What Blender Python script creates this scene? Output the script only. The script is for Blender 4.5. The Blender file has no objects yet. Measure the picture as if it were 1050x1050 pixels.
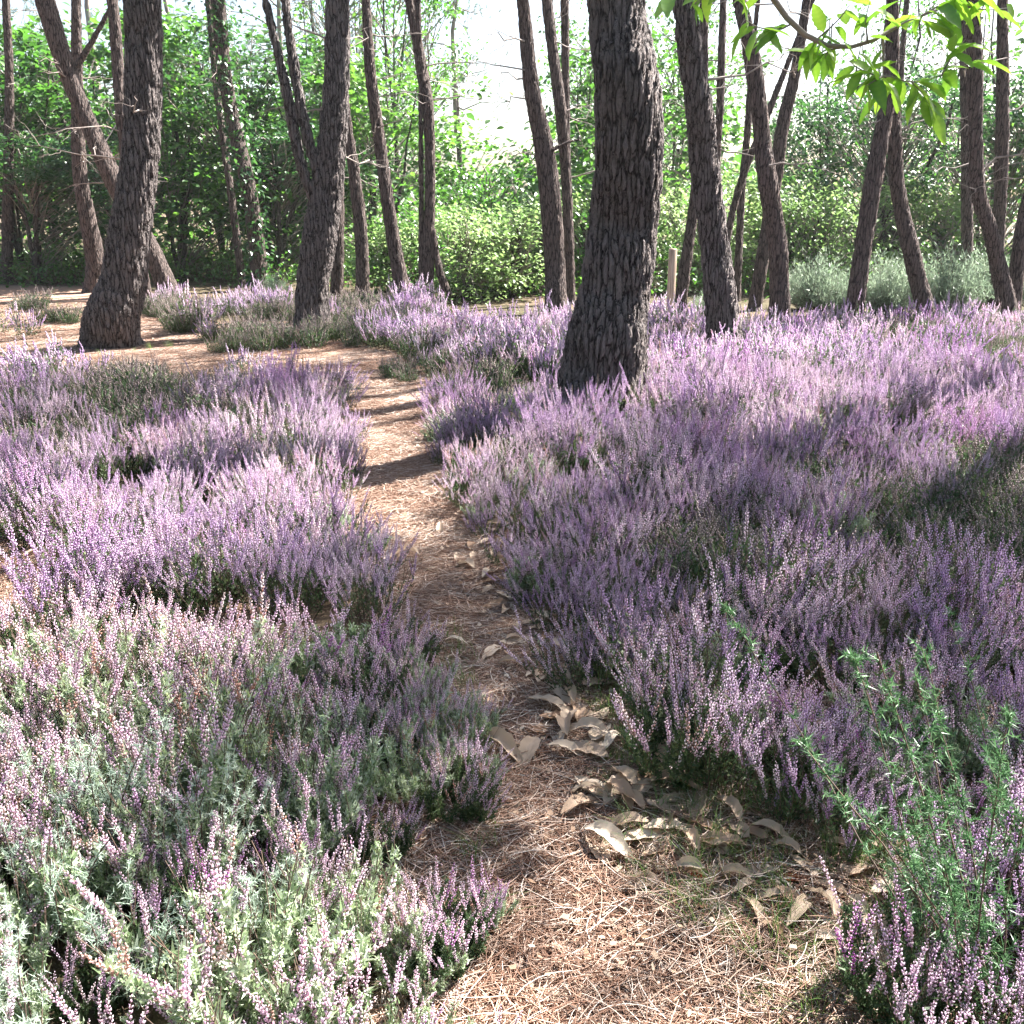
import bpy, math, random
import numpy as np
from mathutils import Vector, Matrix

# ------------------------------------------------------------------ camera, sky, sun, exposure
SC = bpy.context.scene
COL = SC.collection
F, PC = 1030.0, 525.0            # focal length and centre of the photograph in its own pixels
HOR = 205.0                      # row of the horizon
PITCH = math.atan((PC - HOR) / F)
CH = 1.45                        # height of the camera above the path
cam = bpy.data.cameras.new('camera'); cam.sensor_width = 36; cam.lens = 36 * F / 1050
cam.clip_start = 0.05; cam.clip_end = 2000
camo = bpy.data.objects.new('camera', cam); COL.objects.link(camo); SC.camera = camo
camo.location = (0, 0, CH); camo.rotation_euler = (math.pi / 2 - PITCH, 0, 0)

SUN_AZ, SUN_EL = math.radians(50), math.radians(47)     # to the right of the view, ahead of it
w = bpy.data.worlds.new('World'); SC.world = w; w.use_nodes = True
wt = w.node_tree
sky = wt.nodes.new('ShaderNodeTexSky'); sky.sky_type = 'NISHITA'; sky.sun_disc = False
sky.sun_elevation = SUN_EL; sky.sun_rotation = SUN_AZ; sky.air_density = 1.0; sky.dust_density = 2.5
wt.links.new(sky.outputs[0], wt.nodes['Background'].inputs[0]); wt.nodes['Background'].inputs[1].default_value = 0.05
sl = bpy.data.lights.new('sun', 'SUN'); sl.energy = 5.0; sl.angle = math.radians(0.5); sl.color = (1.0, 0.955, 0.90)
so = bpy.data.objects.new('sun', sl); COL.objects.link(so)
sd = Vector((math.sin(SUN_AZ) * math.cos(SUN_EL), math.cos(SUN_AZ) * math.cos(SUN_EL), math.sin(SUN_EL)))
so.rotation_euler = sd.to_track_quat('Z', 'Y').to_euler(); so.location = (20, 20, 30)
SC.view_settings.view_transform = 'Standard'; SC.view_settings.look = 'None'
SC.view_settings.exposure = 2.8; SC.view_settings.gamma = 1
SC.render.engine = 'CYCLES'
cy = SC.cycles
cy.max_bounces = 6; cy.diffuse_bounces = 3; cy.glossy_bounces = 2; cy.transmission_bounces = 3; cy.transparent_max_bounces = 4
cy.volume_bounces = 0; cy.use_denoising = True; cy.sample_clamp_indirect = 4; cy.caustics_reflective = False; cy.caustics_refractive = False

rng = np.random.default_rng(7); random.seed(7)
SP, CP = math.sin(PITCH), math.cos(PITCH)

def ray(px, py):
    x = (px - PC) / F; y = -(py - PC) / F
    return np.array([x, y * SP + CP, y * CP - SP])
def gpt(px, py, z=0.0):                      # a point of the ground seen at a pixel
    d = ray(px, py); t = (z - CH) / d[2]
    return d[0] * t, d[1] * t
def at(px, py, Y):                           # a point at distance Y ahead
    d = ray(px, py); t = Y / d[1]
    return Vector((d[0] * t, Y, CH + d[2] * t))
def gy(Y):                                   # pixel row of the ground at distance Y
    a = math.atan(CH / Y) - PITCH
    return PC + math.tan(a) * F

# ------------------------------------------------------------------ noise and the lie of the land
def vnoise(x, y, seed=0):
    x = np.asarray(x, float); y = np.asarray(y, float)
    xi = np.floor(x).astype(np.int64); yi = np.floor(y).astype(np.int64); fx = x - xi; fy = y - yi
    def h(a, b):
        n = (a * 374761393 + b * 668265263 + seed * 974634777) & 0x7fffffff
        n = ((n ^ (n >> 13)) * 1274126177) & 0x7fffffff
        return ((n ^ (n >> 16)) & 0xffff) / 65535.0
    u = fx * fx * (3 - 2 * fx); v = fy * fy * (3 - 2 * fy)
    return (h(xi, yi) * (1 - u) + h(xi + 1, yi) * u) * (1 - v) + (h(xi, yi + 1) * (1 - u) + h(xi + 1, yi + 1) * u) * v
def fbm(x, y, s=0, o=3):
    a = 0; k = 0.5; f = 1
    for i in range(o):
        a = a + k * vnoise(np.asarray(x) * f, np.asarray(y) * f, s + i); k *= .5; f *= 2.03
    return a / (1 - .5 ** o)

PATH_ROWS = [(1500, 425, 1100), (1060, 462, 850), (1000, 478, 850), (950, 495, 800), (900, 502, 735), (850, 502, 688), (800, 494, 655),
             (750, 484, 620), (700, 475, 580), (650, 455, 538), (600, 425, 508), (560, 400, 484), (520, 382, 458),
             (480, 372, 430), (440, 366, 420), (410, 364, 430), (392, 362, 432), (378, 356, 418)]
def poly(pts): return np.array([gpt(*p) for p in pts])
P_PATH = poly([(l, y) for y, l, r in PATH_ROWS] + [(r, y) for y, l, r in reversed(PATH_ROWS)])
P_SAND = poly([(-900, 392), (-100, 399), (90, 396), (365, 404), (366, 392), (440, 380), (400, 366), (352, 358), (345, 340),
               (285, 332), (170, 331), (140, 326), (120, 316), (100, 296), (-500, 296)])
P_LOWR = poly([(560, 700), (660, 745), (720, 830), (790, 885), (900, 930), (1000, 960), (1300, 1040), (1300, 1500), (600, 1500)])
P_BARE = poly([(-400, 575), (0, 570), (50, 580), (80, 612), (50, 655), (20, 710), (-60, 740), (-400, 760)])
def inpoly(P, x, y):
    x = np.asarray(x, float); y = np.asarray(y, float); c = np.zeros(x.shape, bool); j = len(P) - 1
    for i in range(len(P)):
        xi, yi = P[i]; xj, yj = P[j]
        with np.errstate(divide='ignore', invalid='ignore'):
            c ^= ((yi > y) != (yj > y)) & (x < (xj - xi) * (y - yi) / (yj - yi) + xi)
        j = i
    return c
def pdist(P, x, y):                          # distance to the outline
    x = np.asarray(x, float); y = np.asarray(y, float); d = np.full(x.shape, 1e9)
    for i in range(len(P)):
        a = P[i - 1]; b = P[i]; ab = b - a; L = (ab ** 2).sum() + 1e-9
        t = np.clip(((x - a[0]) * ab[0] + (y - a[1]) * ab[1]) / L, 0, 1)
        d = np.minimum(d, np.hypot(x - a[0] - t * ab[0], y - a[1] - t * ab[1]))
    return d
def sdf(P, x, y): return np.where(inpoly(P, x, y), -1, 1) * pdist(P, x, y)
def height(x, y):
    x = np.asarray(x, float); y = np.asarray(y, float)
    h = (fbm(x * .5, y * .5, 3) - .5) * .07 + (fbm(x * 2.3, y * 2.3, 9) - .5) * .03
    d = sdf(P_PATH, x, y)
    h = h - .035 * np.clip(-d / .25, 0, 1) + .03 * np.clip(d / .4, 0, 1)
    h = h + .05 * np.exp(-(((x + 1.55) / .35) ** 2 + ((y - 3.9) / .35) ** 2))
    far = np.clip((np.hypot(x, y) - 22) / 60, 0, 1)
    return h + far * (fbm(x * .03, y * .03, 5) - .6) * 2.0

# ------------------------------------------------------------------ mesh helpers
def mesh_np(name, V, faces, mats, attrs=None, smooth=False):
    """faces: list of (int array (n,k), material index)"""
    me = bpy.data.meshes.new(name)
    V = np.ascontiguousarray(V, np.float32)
    me.vertices.add(len(V)); me.vertices.foreach_set('co', V.ravel())
    loops, starts, mi = [], [], []; n = 0
    for f, m in faces:
        if len(f) == 0: continue
        k = f.shape[1]; loops.append(f.ravel()); starts.append(n + np.arange(len(f)) * k); n += f.size; mi.append(np.full(len(f), m))
    loops = np.concatenate(loops).astype(np.int32); starts = np.concatenate(starts).astype(np.int32)
    me.loops.add(len(loops)); me.loops.foreach_set('vertex_index', loops)
    me.polygons.add(len(starts)); me.polygons.foreach_set('loop_start', starts)
    me.polygons.foreach_set('material_index', np.concatenate(mi).astype(np.int32))
    if smooth: me.polygons.foreach_set('use_smooth', np.ones(len(starts), bool))
    for m in mats: me.materials.append(m)
    for k, a in (attrs or {}).items():
        at_ = me.attributes.new(k, 'FLOAT', 'POINT'); at_.data.foreach_set('value', np.asarray(a, np.float32))
    me.update(calc_edges=True); me.validate()
    return me
class MB:
    def __init__(s): s.V = []; s.F = []; s.A = []; s.n = 0
    def add(s, V, F, m=0, a=0.0):
        V = np.asarray(V, float).reshape(-1, 3); s.V.append(V); s.F.append((np.asarray(F) + s.n, m))
        s.A.append(np.broadcast_to(np.asarray(a, float), (len(V),)).copy()); s.n += len(V)
    def scatter(s, T, TF, pos, R, sc, m=0, a=None):
        """template T,TF placed at pos with rotation matrices R (n,3,3) and scale sc (n,) or (n,3)"""
        n = len(pos); k = len(T); sc = np.asarray(sc, float)
        if sc.ndim == 1: sc = np.repeat(sc[:, None], 3, 1)
        TT = T[None] * sc[:, None, :]
        V = np.einsum('nij,nkj->nki', R, TT) + np.asarray(pos)[:, None, :]
        FF = (TF[None] + (np.arange(n) * k)[:, None, None]).reshape(-1, TF.shape[1])
        a = rng.random(n) if a is None else np.broadcast_to(a, (n,))
        s.add(V.reshape(-1, 3), FF, m, np.repeat(a, k))
    def tube(s, pts, rad, sides=5, m=0, cap=False, a=0.0):
        pts = np.asarray(pts, float); n = len(pts); rad = np.broadcast_to(rad, (n,))
        T = np.gradient(pts, axis=0); T /= np.linalg.norm(T, axis=1)[:, None] + 1e-9
        ref = np.array([1., 0, 0]) if abs(T[0][0]) < .8 else np.array([0, 1., 0])
        U = np.cross(T, ref); U /= np.linalg.norm(U, axis=1)[:, None] + 1e-9; W = np.cross(T, U)
        t = np.arange(sides) * 2 * math.pi / sides
        V = pts[:, None] + rad[:, None, None] * (np.cos(t)[None, :, None] * U[:, None] + np.sin(t)[None, :, None] * W[:, None])
        i = np.arange(n - 1)[:, None] * sides; j = np.arange(sides)[None]; j2 = (j + 1) % sides
        Fq = np.stack([i + j, i + j2, i + sides + j2, i + sides + j], -1).reshape(-1, 4)
        s.add(V.reshape(-1, 3), Fq, m, a)
        if cap:
            for e, r0 in ((0, 0), (n - 1, (n - 1) * sides)):
                c = s.n; s.add([pts[e]], np.zeros((0, 3), int), m, a)
                o = c - n * sides if e == 0 else c - 1 - n * sides
                s.F.append((np.array([[c, o + r0 + q, o + r0 + (q + 1) % sides] for q in range(sides)]), m))
    def mesh(s, name, mats, smooth=False):
        return mesh_np(name, np.concatenate(s.V), s.F, mats, {'rnd': np.concatenate(s.A)}, smooth)
def frames(d, up=None, roll=None):
    """rotation matrices whose Z column is d"""
    d = np.asarray(d, float); d = d / (np.linalg.norm(d, axis=1)[:, None] + 1e-9); n = len(d)
    r = rng.normal(size=(n, 3)) if up is None else np.broadcast_to(np.asarray(up, float), (n, 3))
    x = np.cross(r, d); x /= np.linalg.norm(x, axis=1)[:, None] + 1e-9; y = np.cross(d, x)
    return np.stack([x, y, d], 2)
def link(name, me, parent=None, loc=None, **p):
    o = bpy.data.objects.new(name, me); COL.objects.link(o)
    if parent is not None: o.parent = parent
    if loc is not None: o.location = loc
    for k, v in p.items():
        if v: o[k] = v
    return o
def thing(name, label, cat, loc=(0, 0, 0), group=None):
    return link(name, None, None, loc, label=label, category=cat, group=group)
OCT = np.array([[1, 0, 0], [0, 1, 0], [-1, 0, 0], [0, -1, 0], [0, 0, 1], [0, 0, -1.]])
OCTF = np.array([[0, 1, 4], [1, 2, 4], [2, 3, 4], [3, 0, 4], [1, 0, 5], [2, 1, 5], [3, 2, 5], [0, 3, 5]])

# ------------------------------------------------------------------ materials
def nodes(name):
    m = bpy.data.materials.new(name); m.use_nodes = True; nt = m.node_tree
    return m, nt, nt.nodes['Principled BSDF'], nt.nodes['Material Output']
def N(nt, t, **k):
    n = nt.nodes.new(t)
    for a, b in k.items():
        if a.startswith('i_'):
            n.inputs[a[2:].replace('_', ' ')].default_value = b
        else: setattr(n, a, b)
    return n
def ramp(nt, fac, stops, interp='LINEAR'):
    r = nt.nodes.new('ShaderNodeValToRGB'); e = r.color_ramp.elements; r.color_ramp.interpolation = interp
    while len(e) < len(stops): e.new(0.5)
    for q, (p, c) in zip(e, stops): q.position = p; q.color = (*c, 1)
    nt.links.new(fac, r.inputs[0]); return r.outputs[0]
def mixc(nt, f, a, b, mode='MIX'):
    m = nt.nodes.new('ShaderNodeMix'); m.data_type = 'RGBA'; m.blend_type = mode
    for s, v in ((0, f), (6, a), (7, b)):
        if hasattr(v, 'links'): nt.links.new(v, m.inputs[s])
        elif s == 0: m.inputs[0].default_value = v
        else: m.inputs[s].default_value = (*v, 1)
    return m.outputs[2]
def math_(nt, op, a, b=None, c=None):
    m = nt.nodes.new('ShaderNodeMath'); m.operation = op
    for s, v in enumerate((a, b, c)):
        if v is None: continue
        if hasattr(v, 'links'): nt.links.new(v, m.inputs[s])
        else: m.inputs[s].default_value = v
    return m.outputs[0]
def leafy(name, stops, trans=0.4, rough=0.5, spec=0.4, patch=None, tcol=None, inst=True):
    """thin plant tissue: colour by leaf, by plant and by broad patches of ground; some light comes through it"""
    m, nt, b, out = nodes(name)
    a = N(nt, 'ShaderNodeAttribute', attribute_name='rnd')
    f = a.outputs['Fac']
    if inst:
        oi = N(nt, 'ShaderNodeObjectInfo')
        f = math_(nt, 'ADD', math_(nt, 'MULTIPLY', f, .65), math_(nt, 'MULTIPLY', oi.outputs['Random'], .35))
    c = ramp(nt, f, stops)
    if patch:
        g = N(nt, 'ShaderNodeNewGeometry'); nz = N(nt, 'ShaderNodeTexNoise', i_Scale=patch[0], i_Detail=2)
        nt.links.new(g.outputs['Position'], nz.inputs['Vector'])
        pf = ramp(nt, nz.outputs['Fac'], [(0.42, (0, 0, 0)), (0.60, (1, 1, 1))])
        c = mixc(nt, pf, c, mixc(nt, patch[2], c, patch[1]))
        n2 = N(nt, 'ShaderNodeTexNoise', i_Scale=2.3, i_Detail=3); nt.links.new(g.outputs['Position'], n2.inputs['Vector'])
        c = mixc(nt, ramp(nt, n2.outputs['Fac'], [(.50, (0, 0, 0)), (.68, (.6, .6, .6))]), c, (.84, .74, .76))
        c = mixc(nt, ramp(nt, n2.outputs['Fac'], [(.30, (.55, .55, .55)), (.44, (0, 0, 0))]), c, (.62, .34, .62))
    nt.links.new(c, b.inputs['Base Color'])
    b.inputs['Roughness'].default_value = rough; b.inputs['Specular IOR Level'].default_value = spec
    if trans > 0:
        t = N(nt, 'ShaderNodeBsdfTranslucent'); mx = N(nt, 'ShaderNodeMixShader'); mx.inputs[0].default_value = trans
        nt.links.new(mixc(nt, 1.0, c, tcol or (1, 1, 1), 'MULTIPLY'), t.inputs['Color'])
        nt.links.new(b.outputs[0], mx.inputs[1]); nt.links.new(t.outputs[0], mx.inputs[2]); nt.links.new(mx.outputs[0], out.inputs[0])
    return m
def bark(name, plate, crack, scale, depth, red=None, disp=True):
    m, nt, b, out = nodes(name)
    tc = N(nt, 'ShaderNodeTexCoord'); mp = N(nt, 'ShaderNodeMapping'); mp.inputs['Scale'].default_value = (scale, scale, scale * .155)
    nt.links.new(tc.outputs['Object'], mp.inputs['Vector'])
    wn = N(nt, 'ShaderNodeTexNoise', i_Scale=0.9, i_Detail=3); nt.links.new(mp.outputs[0], wn.inputs['Vector'])
    wv = N(nt, 'ShaderNodeVectorMath', operation='MULTIPLY_ADD'); nt.links.new(wn.outputs['Color'], wv.inputs[0])
    wv.inputs[1].default_value = (1.25, 1.25, 1.3); nt.links.new(mp.outputs[0], wv.inputs[2])
    vo = N(nt, 'ShaderNodeTexVoronoi', feature='DISTANCE_TO_EDGE', i_Scale=1.0); nt.links.new(wv.outputs[0], vo.inputs['Vector'])
    v2 = N(nt, 'ShaderNodeTexVoronoi', feature='DISTANCE_TO_EDGE', i_Scale=2.3); nt.links.new(wv.outputs[0], v2.inputs['Vector'])
    e1 = ramp(nt, vo.outputs['Distance'], [(0.02, (0, 0, 0)), (0.12, (.45, .45, .45)), (0.34, (1, 1, 1))])
    e2 = ramp(nt, v2.outputs['Distance'], [(0.0, (0, 0, 0)), (0.14, (1, 1, 1))])
    fine = N(nt, 'ShaderNodeTexNoise', i_Scale=7.0, i_Detail=6, i_Roughness=.7); nt.links.new(mp.outputs[0], fine.inputs['Vector'])
    hgt = math_(nt, 'ADD', math_(nt, 'MULTIPLY', e1, .72), math_(nt, 'ADD', math_(nt, 'MULTIPLY', e2, .13), math_(nt, 'MULTIPLY', fine.outputs['Fac'], .3)))
    oi = N(nt, 'ShaderNodeObjectInfo')
    big = N(nt, 'ShaderNodeTexNoise', i_Scale=1.6, i_Detail=3); nt.links.new(tc.outputs['Object'], big.inputs['Vector'])
    pl = mixc(nt, big.outputs['Fac'], plate, red or tuple(v * .7 for v in plate))
    pl = mixc(nt, ramp(nt, fine.outputs['Fac'], [(.35, (0, 0, 0)), (.7, (1, 1, 1))]), mixc(nt, .45, pl, crack), mixc(nt, .2, pl, (.40, .37, .36)))
    nt.links.new(mixc(nt, ramp(nt, hgt, [(.22, (0, 0, 0)), (.72, (1, 1, 1))]), crack, pl), b.inputs['Base Color'])
    b.inputs['Roughness'].default_value = .85; b.inputs['Specular IOR Level'].default_value = .25
    if disp:
        dn = N(nt, 'ShaderNodeDisplacement', i_Midlevel=.85, i_Scale=depth); nt.links.new(hgt, dn.inputs['Height'])
        nt.links.new(dn.outputs[0], out.inputs['Displacement']); m.displacement_method = 'BOTH'
    else:
        bp = N(nt, 'ShaderNodeBump', i_Strength=.9, i_Distance=depth); nt.links.new(hgt, bp.inputs['Height']); nt.links.new(bp.outputs[0], b.inputs['Normal'])
    return m
def plain(name, col, rough=.8, var=None, scale=8.0, bump=0.0):
    m, nt, b, out = nodes(name)
    tc = N(nt, 'ShaderNodeTexCoord'); nz = N(nt, 'ShaderNodeTexNoise', i_Scale=scale, i_Detail=5, i_Roughness=.65); nt.links.new(tc.outputs['Object'], nz.inputs['Vector'])
    nt.links.new(ramp(nt, nz.outputs['Fac'], [(.3, col), (.7, var or tuple(v * .6 for v in col))]), b.inputs['Base Color'])
    b.inputs['Roughness'].default_value = rough
    if bump:
        bp = N(nt, 'ShaderNodeBump', i_Strength=.6, i_Distance=bump); nt.links.new(nz.outputs['Fac'], bp.inputs['Height']); nt.links.new(bp.outputs[0], b.inputs['Normal'])
    return m

M_BARK = bark('pine_bark_grey', (.20, .172, .165), (.012, .009, .008), 30, .034, (.110, .088, .082))
M_BARK2 = bark('pine_bark_red', (.125, .090, .078), (.012, .008, .007), 34, .018, (.105, .066, .054))
M_TWIG = plain('dead_twig', (.16, .12, .10), .9, (.34, .30, .27), 5)
M_WOOD = bark('leafy_tree_bark', (.10, .08, .065), (.03, .022, .018), 26, .01, disp=False)
M_HFL = leafy('heather_flower', [(0.0, (.36, .21, .42)), (.18, (.54, .38, .60)), (.38, (.70, .55, .72)), (.58, (.83, .72, .81)), (.8, (.90, .85, .87)), (1, (.72, .46, .52))],
              .5, .6, .25, patch=(.9, (.50, .34, .60), .4), tcol=(1, .95, 1))
M_EFL = leafy('heath_bell_flower', [(0, (.46, .12, .46)), (.15, (.66, .42, .64)), (.42, (.84, .72, .80)), (.6, (.76, .52, .66)), (.78, (.86, .80, .80)), (.92, (.55, .30, .24)), (1, (.60, .38, .28))],
              .4, .6, .25)
M_HGR = leafy('heather_leaf', [(0, (.035, .07, .030)), (.5, (.065, .11, .045)), (.85, (.12, .16, .065)), (1, (.20, .20, .10))], .35, .55, .35)
M_EGR = leafy('heath_leaf', [(0, (.12, .19, .08)), (.4, (.28, .38, .20)), (.7, (.56, .62, .50)), (1, (.34, .44, .12))], .35, .5, .4)
M_HDRY = leafy('dry_heather', [(0, (.20, .15, .14)), (.5, (.38, .31, .30)), (1, (.52, .44, .40))], .3, .7, .2)
M_STEM = plain('heather_stem', (.12, .075, .05), .85, (.07, .05, .04), 20)
M_NEED = leafy('pine_needle', [(0, (.05, .09, .05)), (.6, (.10, .16, .09)), (1, (.20, .26, .17))], .35, .4, .5)
M_GORSE = leafy('gorse_spine', [(0, (.045, .12, .045)), (.6, (.085, .19, .075)), (1, (.18, .30, .14))], .3, .45, .5)
M_SILV = leafy('silver_gorse', [(0, (.30, .42, .32)), (.6, (.50, .60, .49)), (1, (.70, .76, .66))], .3, .45, .5)
M_BROOM = leafy('broom_spray', [(0, (.14, .20, .13)), (.6, (.26, .34, .23)), (1, (.42, .50, .36))], .35, .5, .4)
M_GRASS = leafy('grass_blade', [(0, (.07, .16, .035)), (.6, (.15, .27, .06)), (1, (.36, .38, .14))], .4, .45, .4)
M_LEAFA = leafy('leaf_mid_green', [(0, (.035, .095, .025)), (.5, (.065, .155, .035)), (1, (.14, .25, .06))], .42, .38, .6, tcol=(1.3, 1.5, .8))
M_LEAFB = leafy('leaf_dark_green', [(0, (.025, .075, .03)), (.6, (.045, .11, .04)), (1, (.09, .17, .06))], .38, .35, .6, tcol=(1.2, 1.4, .8))
M_LEAFC = leafy('leaf_pale_green', [(0, (.10, .19, .06)), (.5, (.19, .30, .09)), (1, (.36, .46, .20))], .5, .5, .4)
M_CHEST = leafy('chestnut_leaf_fresh', [(0, (.10, .24, .05)), (.5, (.20, .38, .06)), (1, (.36, .50, .12))], .5, .35, .5, tcol=(1.4, 1.4, .7))
M_DRYN = leafy('dry_pine_needle', [(0, (.09, .04, .022)), (.35, (.23, .12, .075)), (.62, (.47, .33, .25)), (1, (.84, .77, .70))], .1, .55, .35)
M_DRYL = leafy('dry_leaf', [(0, (.20, .11, .06)), (.3, (.36, .24, .16)), (.65, (.50, .39, .29)), (1, (.64, .56, .46))], .25, .6, .3, inst=True)
M_DRYR = leafy('red_brown_leaf', [(0, (.36, .07, .03)), (1, (.48, .13, .05))], .25, .45, .4)

def ground_mat():
    m, nt, b, out = nodes('needle_litter_ground')
    g = N(nt, 'ShaderNodeNewGeometry')
    def nz(s, d=5, r=.6, vec=None):
        n = N(nt, 'ShaderNodeTexNoise', i_Scale=s, i_Detail=d, i_Roughness=r); nt.links.new(vec or g.outputs['Position'], n.inputs['Vector']); return n.outputs['Fac']
    mp = N(nt, 'ShaderNodeMapping'); mp.inputs['Scale'].default_value = (1, 4.5, 1); mp.inputs['Rotation'].default_value = (0, 0, .35)
    nt.links.new(g.outputs['Position'], mp.inputs['Vector'])
    fib = nz(42, 5, .75, mp.outputs[0]); fine = nz(150, 4, .7); mid = nz(5, 4); big = nz(.8, 3)
    # litter of reddish needles with darker damp patches
    c = ramp(nt, fib, [(.28, (.06, .03, .02)), (.47, (.18, .10, .07)), (.62, (.32, .21, .155)), (.8, (.50, .39, .32))])
    c = mixc(nt, ramp(nt, mid, [(.38, (0, 0, 0)), (.62, (1, 1, 1))]), c, mixc(nt, .45, c, (.19, .105, .07)))
    c = mixc(nt, ramp(nt, fine, [(.40, (0, 0, 0)), (.62, (.5, .5, .5))]), c, (.50, .37, .29))
    a = N(nt, 'ShaderNodeAttribute', attribute_name='sand')
    sand_sun_c = ramp(nt, nz(26, 6, .7, mp.outputs[0]), [(.3, (.22, .12, .085)), (.45, (.32, .19, .13)), (.62, (.42, .28, .21)), (.8, (.58, .45, .37))])
    c = mixc(nt, a.outputs['Fac'], c, sand_sun_c)
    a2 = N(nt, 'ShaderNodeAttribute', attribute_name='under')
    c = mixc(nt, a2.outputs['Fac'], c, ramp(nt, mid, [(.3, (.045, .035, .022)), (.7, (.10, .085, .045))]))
    nt.links.new(c, b.inputs['Base Color']); b.inputs['Roughness'].default_value = .95; b.inputs['Specular IOR Level'].default_value = .15
    bp = N(nt, 'ShaderNodeBump', i_Strength=.8, i_Distance=.012)
    nt.links.new(math_(nt, 'ADD', fib, math_(nt, 'MULTIPLY', fine, .5)), bp.inputs['Height']); nt.links.new(bp.outputs[0], b.inputs['Normal'])
    return m

# ------------------------------------------------------------------ ground
def ground():
    ys = np.concatenate([np.linspace(-60, 0.4, 20)[:-1], np.linspace(.4, 8, 230), np.linspace(8, 20, 130)[1:], np.geomspace(20.3, 1500, 50)])
    xs_ = np.concatenate([np.linspace(0, 3, 100), np.linspace(3, 9, 90)[1:], np.geomspace(9.1, 900, 55)])
    xs = np.concatenate([-xs_[::-1][:-1], xs_])
    X, Y = np.meshgrid(xs, ys); x = X.ravel(); y = Y.ravel(); z = height(x, y)
    nx, ny = len(xs), len(ys)
    i = np.arange(ny - 1)[:, None] * nx; j = np.arange(nx - 1)[None]
    Fq = np.stack([i + j, i + j + 1, i + nx + j + 1, i + nx + j], -1).reshape(-1, 4)
    n = (fbm(x * 3, y * 3, 21) - .5) * .5
    dp = sdf(P_PATH, x, y); ds = sdf(P_SAND, x, y); db = sdf(P_BARE, x, y)
    sand = np.clip(.5 - (ds + n * .5) / .6, 0, 1) * (.25 + .6 * fbm(x * 1.3, y * 3, 41))
    far_path = np.clip(.5 - (dp + n * .2) / .3, 0, 1) * np.clip((y - 4.4) / 1.6, 0, 1)
    near_sun_paint = np.clip(.5 - (dp + n * .3) / .3, 0, 1) * np.clip((2.35 - y) / .3, 0, 1)  # paler ground colour painted in for sunlight on the near path
    sand = np.maximum(sand, np.maximum(far_path * .85, near_sun_paint))
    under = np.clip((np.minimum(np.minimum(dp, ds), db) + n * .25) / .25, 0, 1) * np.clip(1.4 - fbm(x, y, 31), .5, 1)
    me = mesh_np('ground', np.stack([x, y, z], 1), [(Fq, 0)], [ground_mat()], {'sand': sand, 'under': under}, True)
    link('ground', me, kind='structure')
ground()

# ------------------------------------------------------------------ scattering of ground cover (one object each)
def scatter_object(name, label, cat, variants, pos, rotz, tilt, scl, idx):
    col = bpy.data.collections.new(name + '_sources')
    for k, me in enumerate(variants):
        col.objects.link(bpy.data.objects.new('%s_source_%02d' % (name, k), me))
    n = len(pos); me = bpy.data.meshes.new(name); me.vertices.add(n); me.vertices.foreach_set('co', np.asarray(pos, np.float32).ravel())
    a = me.attributes.new('rot', 'FLOAT_VECTOR', 'POINT')
    a.data.foreach_set('vector', np.stack([tilt * np.cos(rotz * 3.1), tilt * np.sin(rotz * 3.1), rotz], 1).astype(np.float32).ravel())
    a = me.attributes.new('scl', 'FLOAT', 'POINT'); a.data.foreach_set('value', scl.astype(np.float32))
    a = me.attributes.new('idx', 'INT', 'POINT'); a.data.foreach_set('value', idx.astype(np.int32))
    ng = bpy.data.node_groups.new(name, 'GeometryNodeTree')
    ng.interface.new_socket('Geometry', in_out='INPUT', socket_type='NodeSocketGeometry')
    ng.interface.new_socket('Geometry', in_out='OUTPUT', socket_type='NodeSocketGeometry')
    gi = ng.nodes.new('NodeGroupInput'); go = ng.nodes.new('NodeGroupOutput')
    ci = ng.nodes.new('GeometryNodeCollectionInfo'); ci.inputs['Collection'].default_value = col
    ci.inputs['Separate Children'].default_value = True; ci.inputs['Reset Children'].default_value = True
    ip = ng.nodes.new('GeometryNodeInstanceOnPoints'); ip.inputs['Pick Instance'].default_value = True
    def na(nm, ty):
        q = ng.nodes.new('GeometryNodeInputNamedAttribute'); q.data_type = ty; q.inputs['Name'].default_value = nm; return q.outputs['Attribute']
    L = ng.links.new
    L(gi.outputs[0], ip.inputs['Points']); L(ci.outputs[0], ip.inputs['Instance'])
    L(na('idx', 'INT'), ip.inputs['Instance Index']); L(na('scl', 'FLOAT'), ip.inputs['Scale'])
    er = ng.nodes.new('FunctionNodeEulerToRotation'); L(na('rot', 'FLOAT_VECTOR'), er.inputs[0]); L(er.outputs[0], ip.inputs['Rotation'])
    L(ip.outputs[0], go.inputs[0])
    o = link(name, me, label=label, category=cat, kind='stuff')
    md = o.modifiers.new('scatter', 'NODES'); md.node_group = ng
    return o

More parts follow.
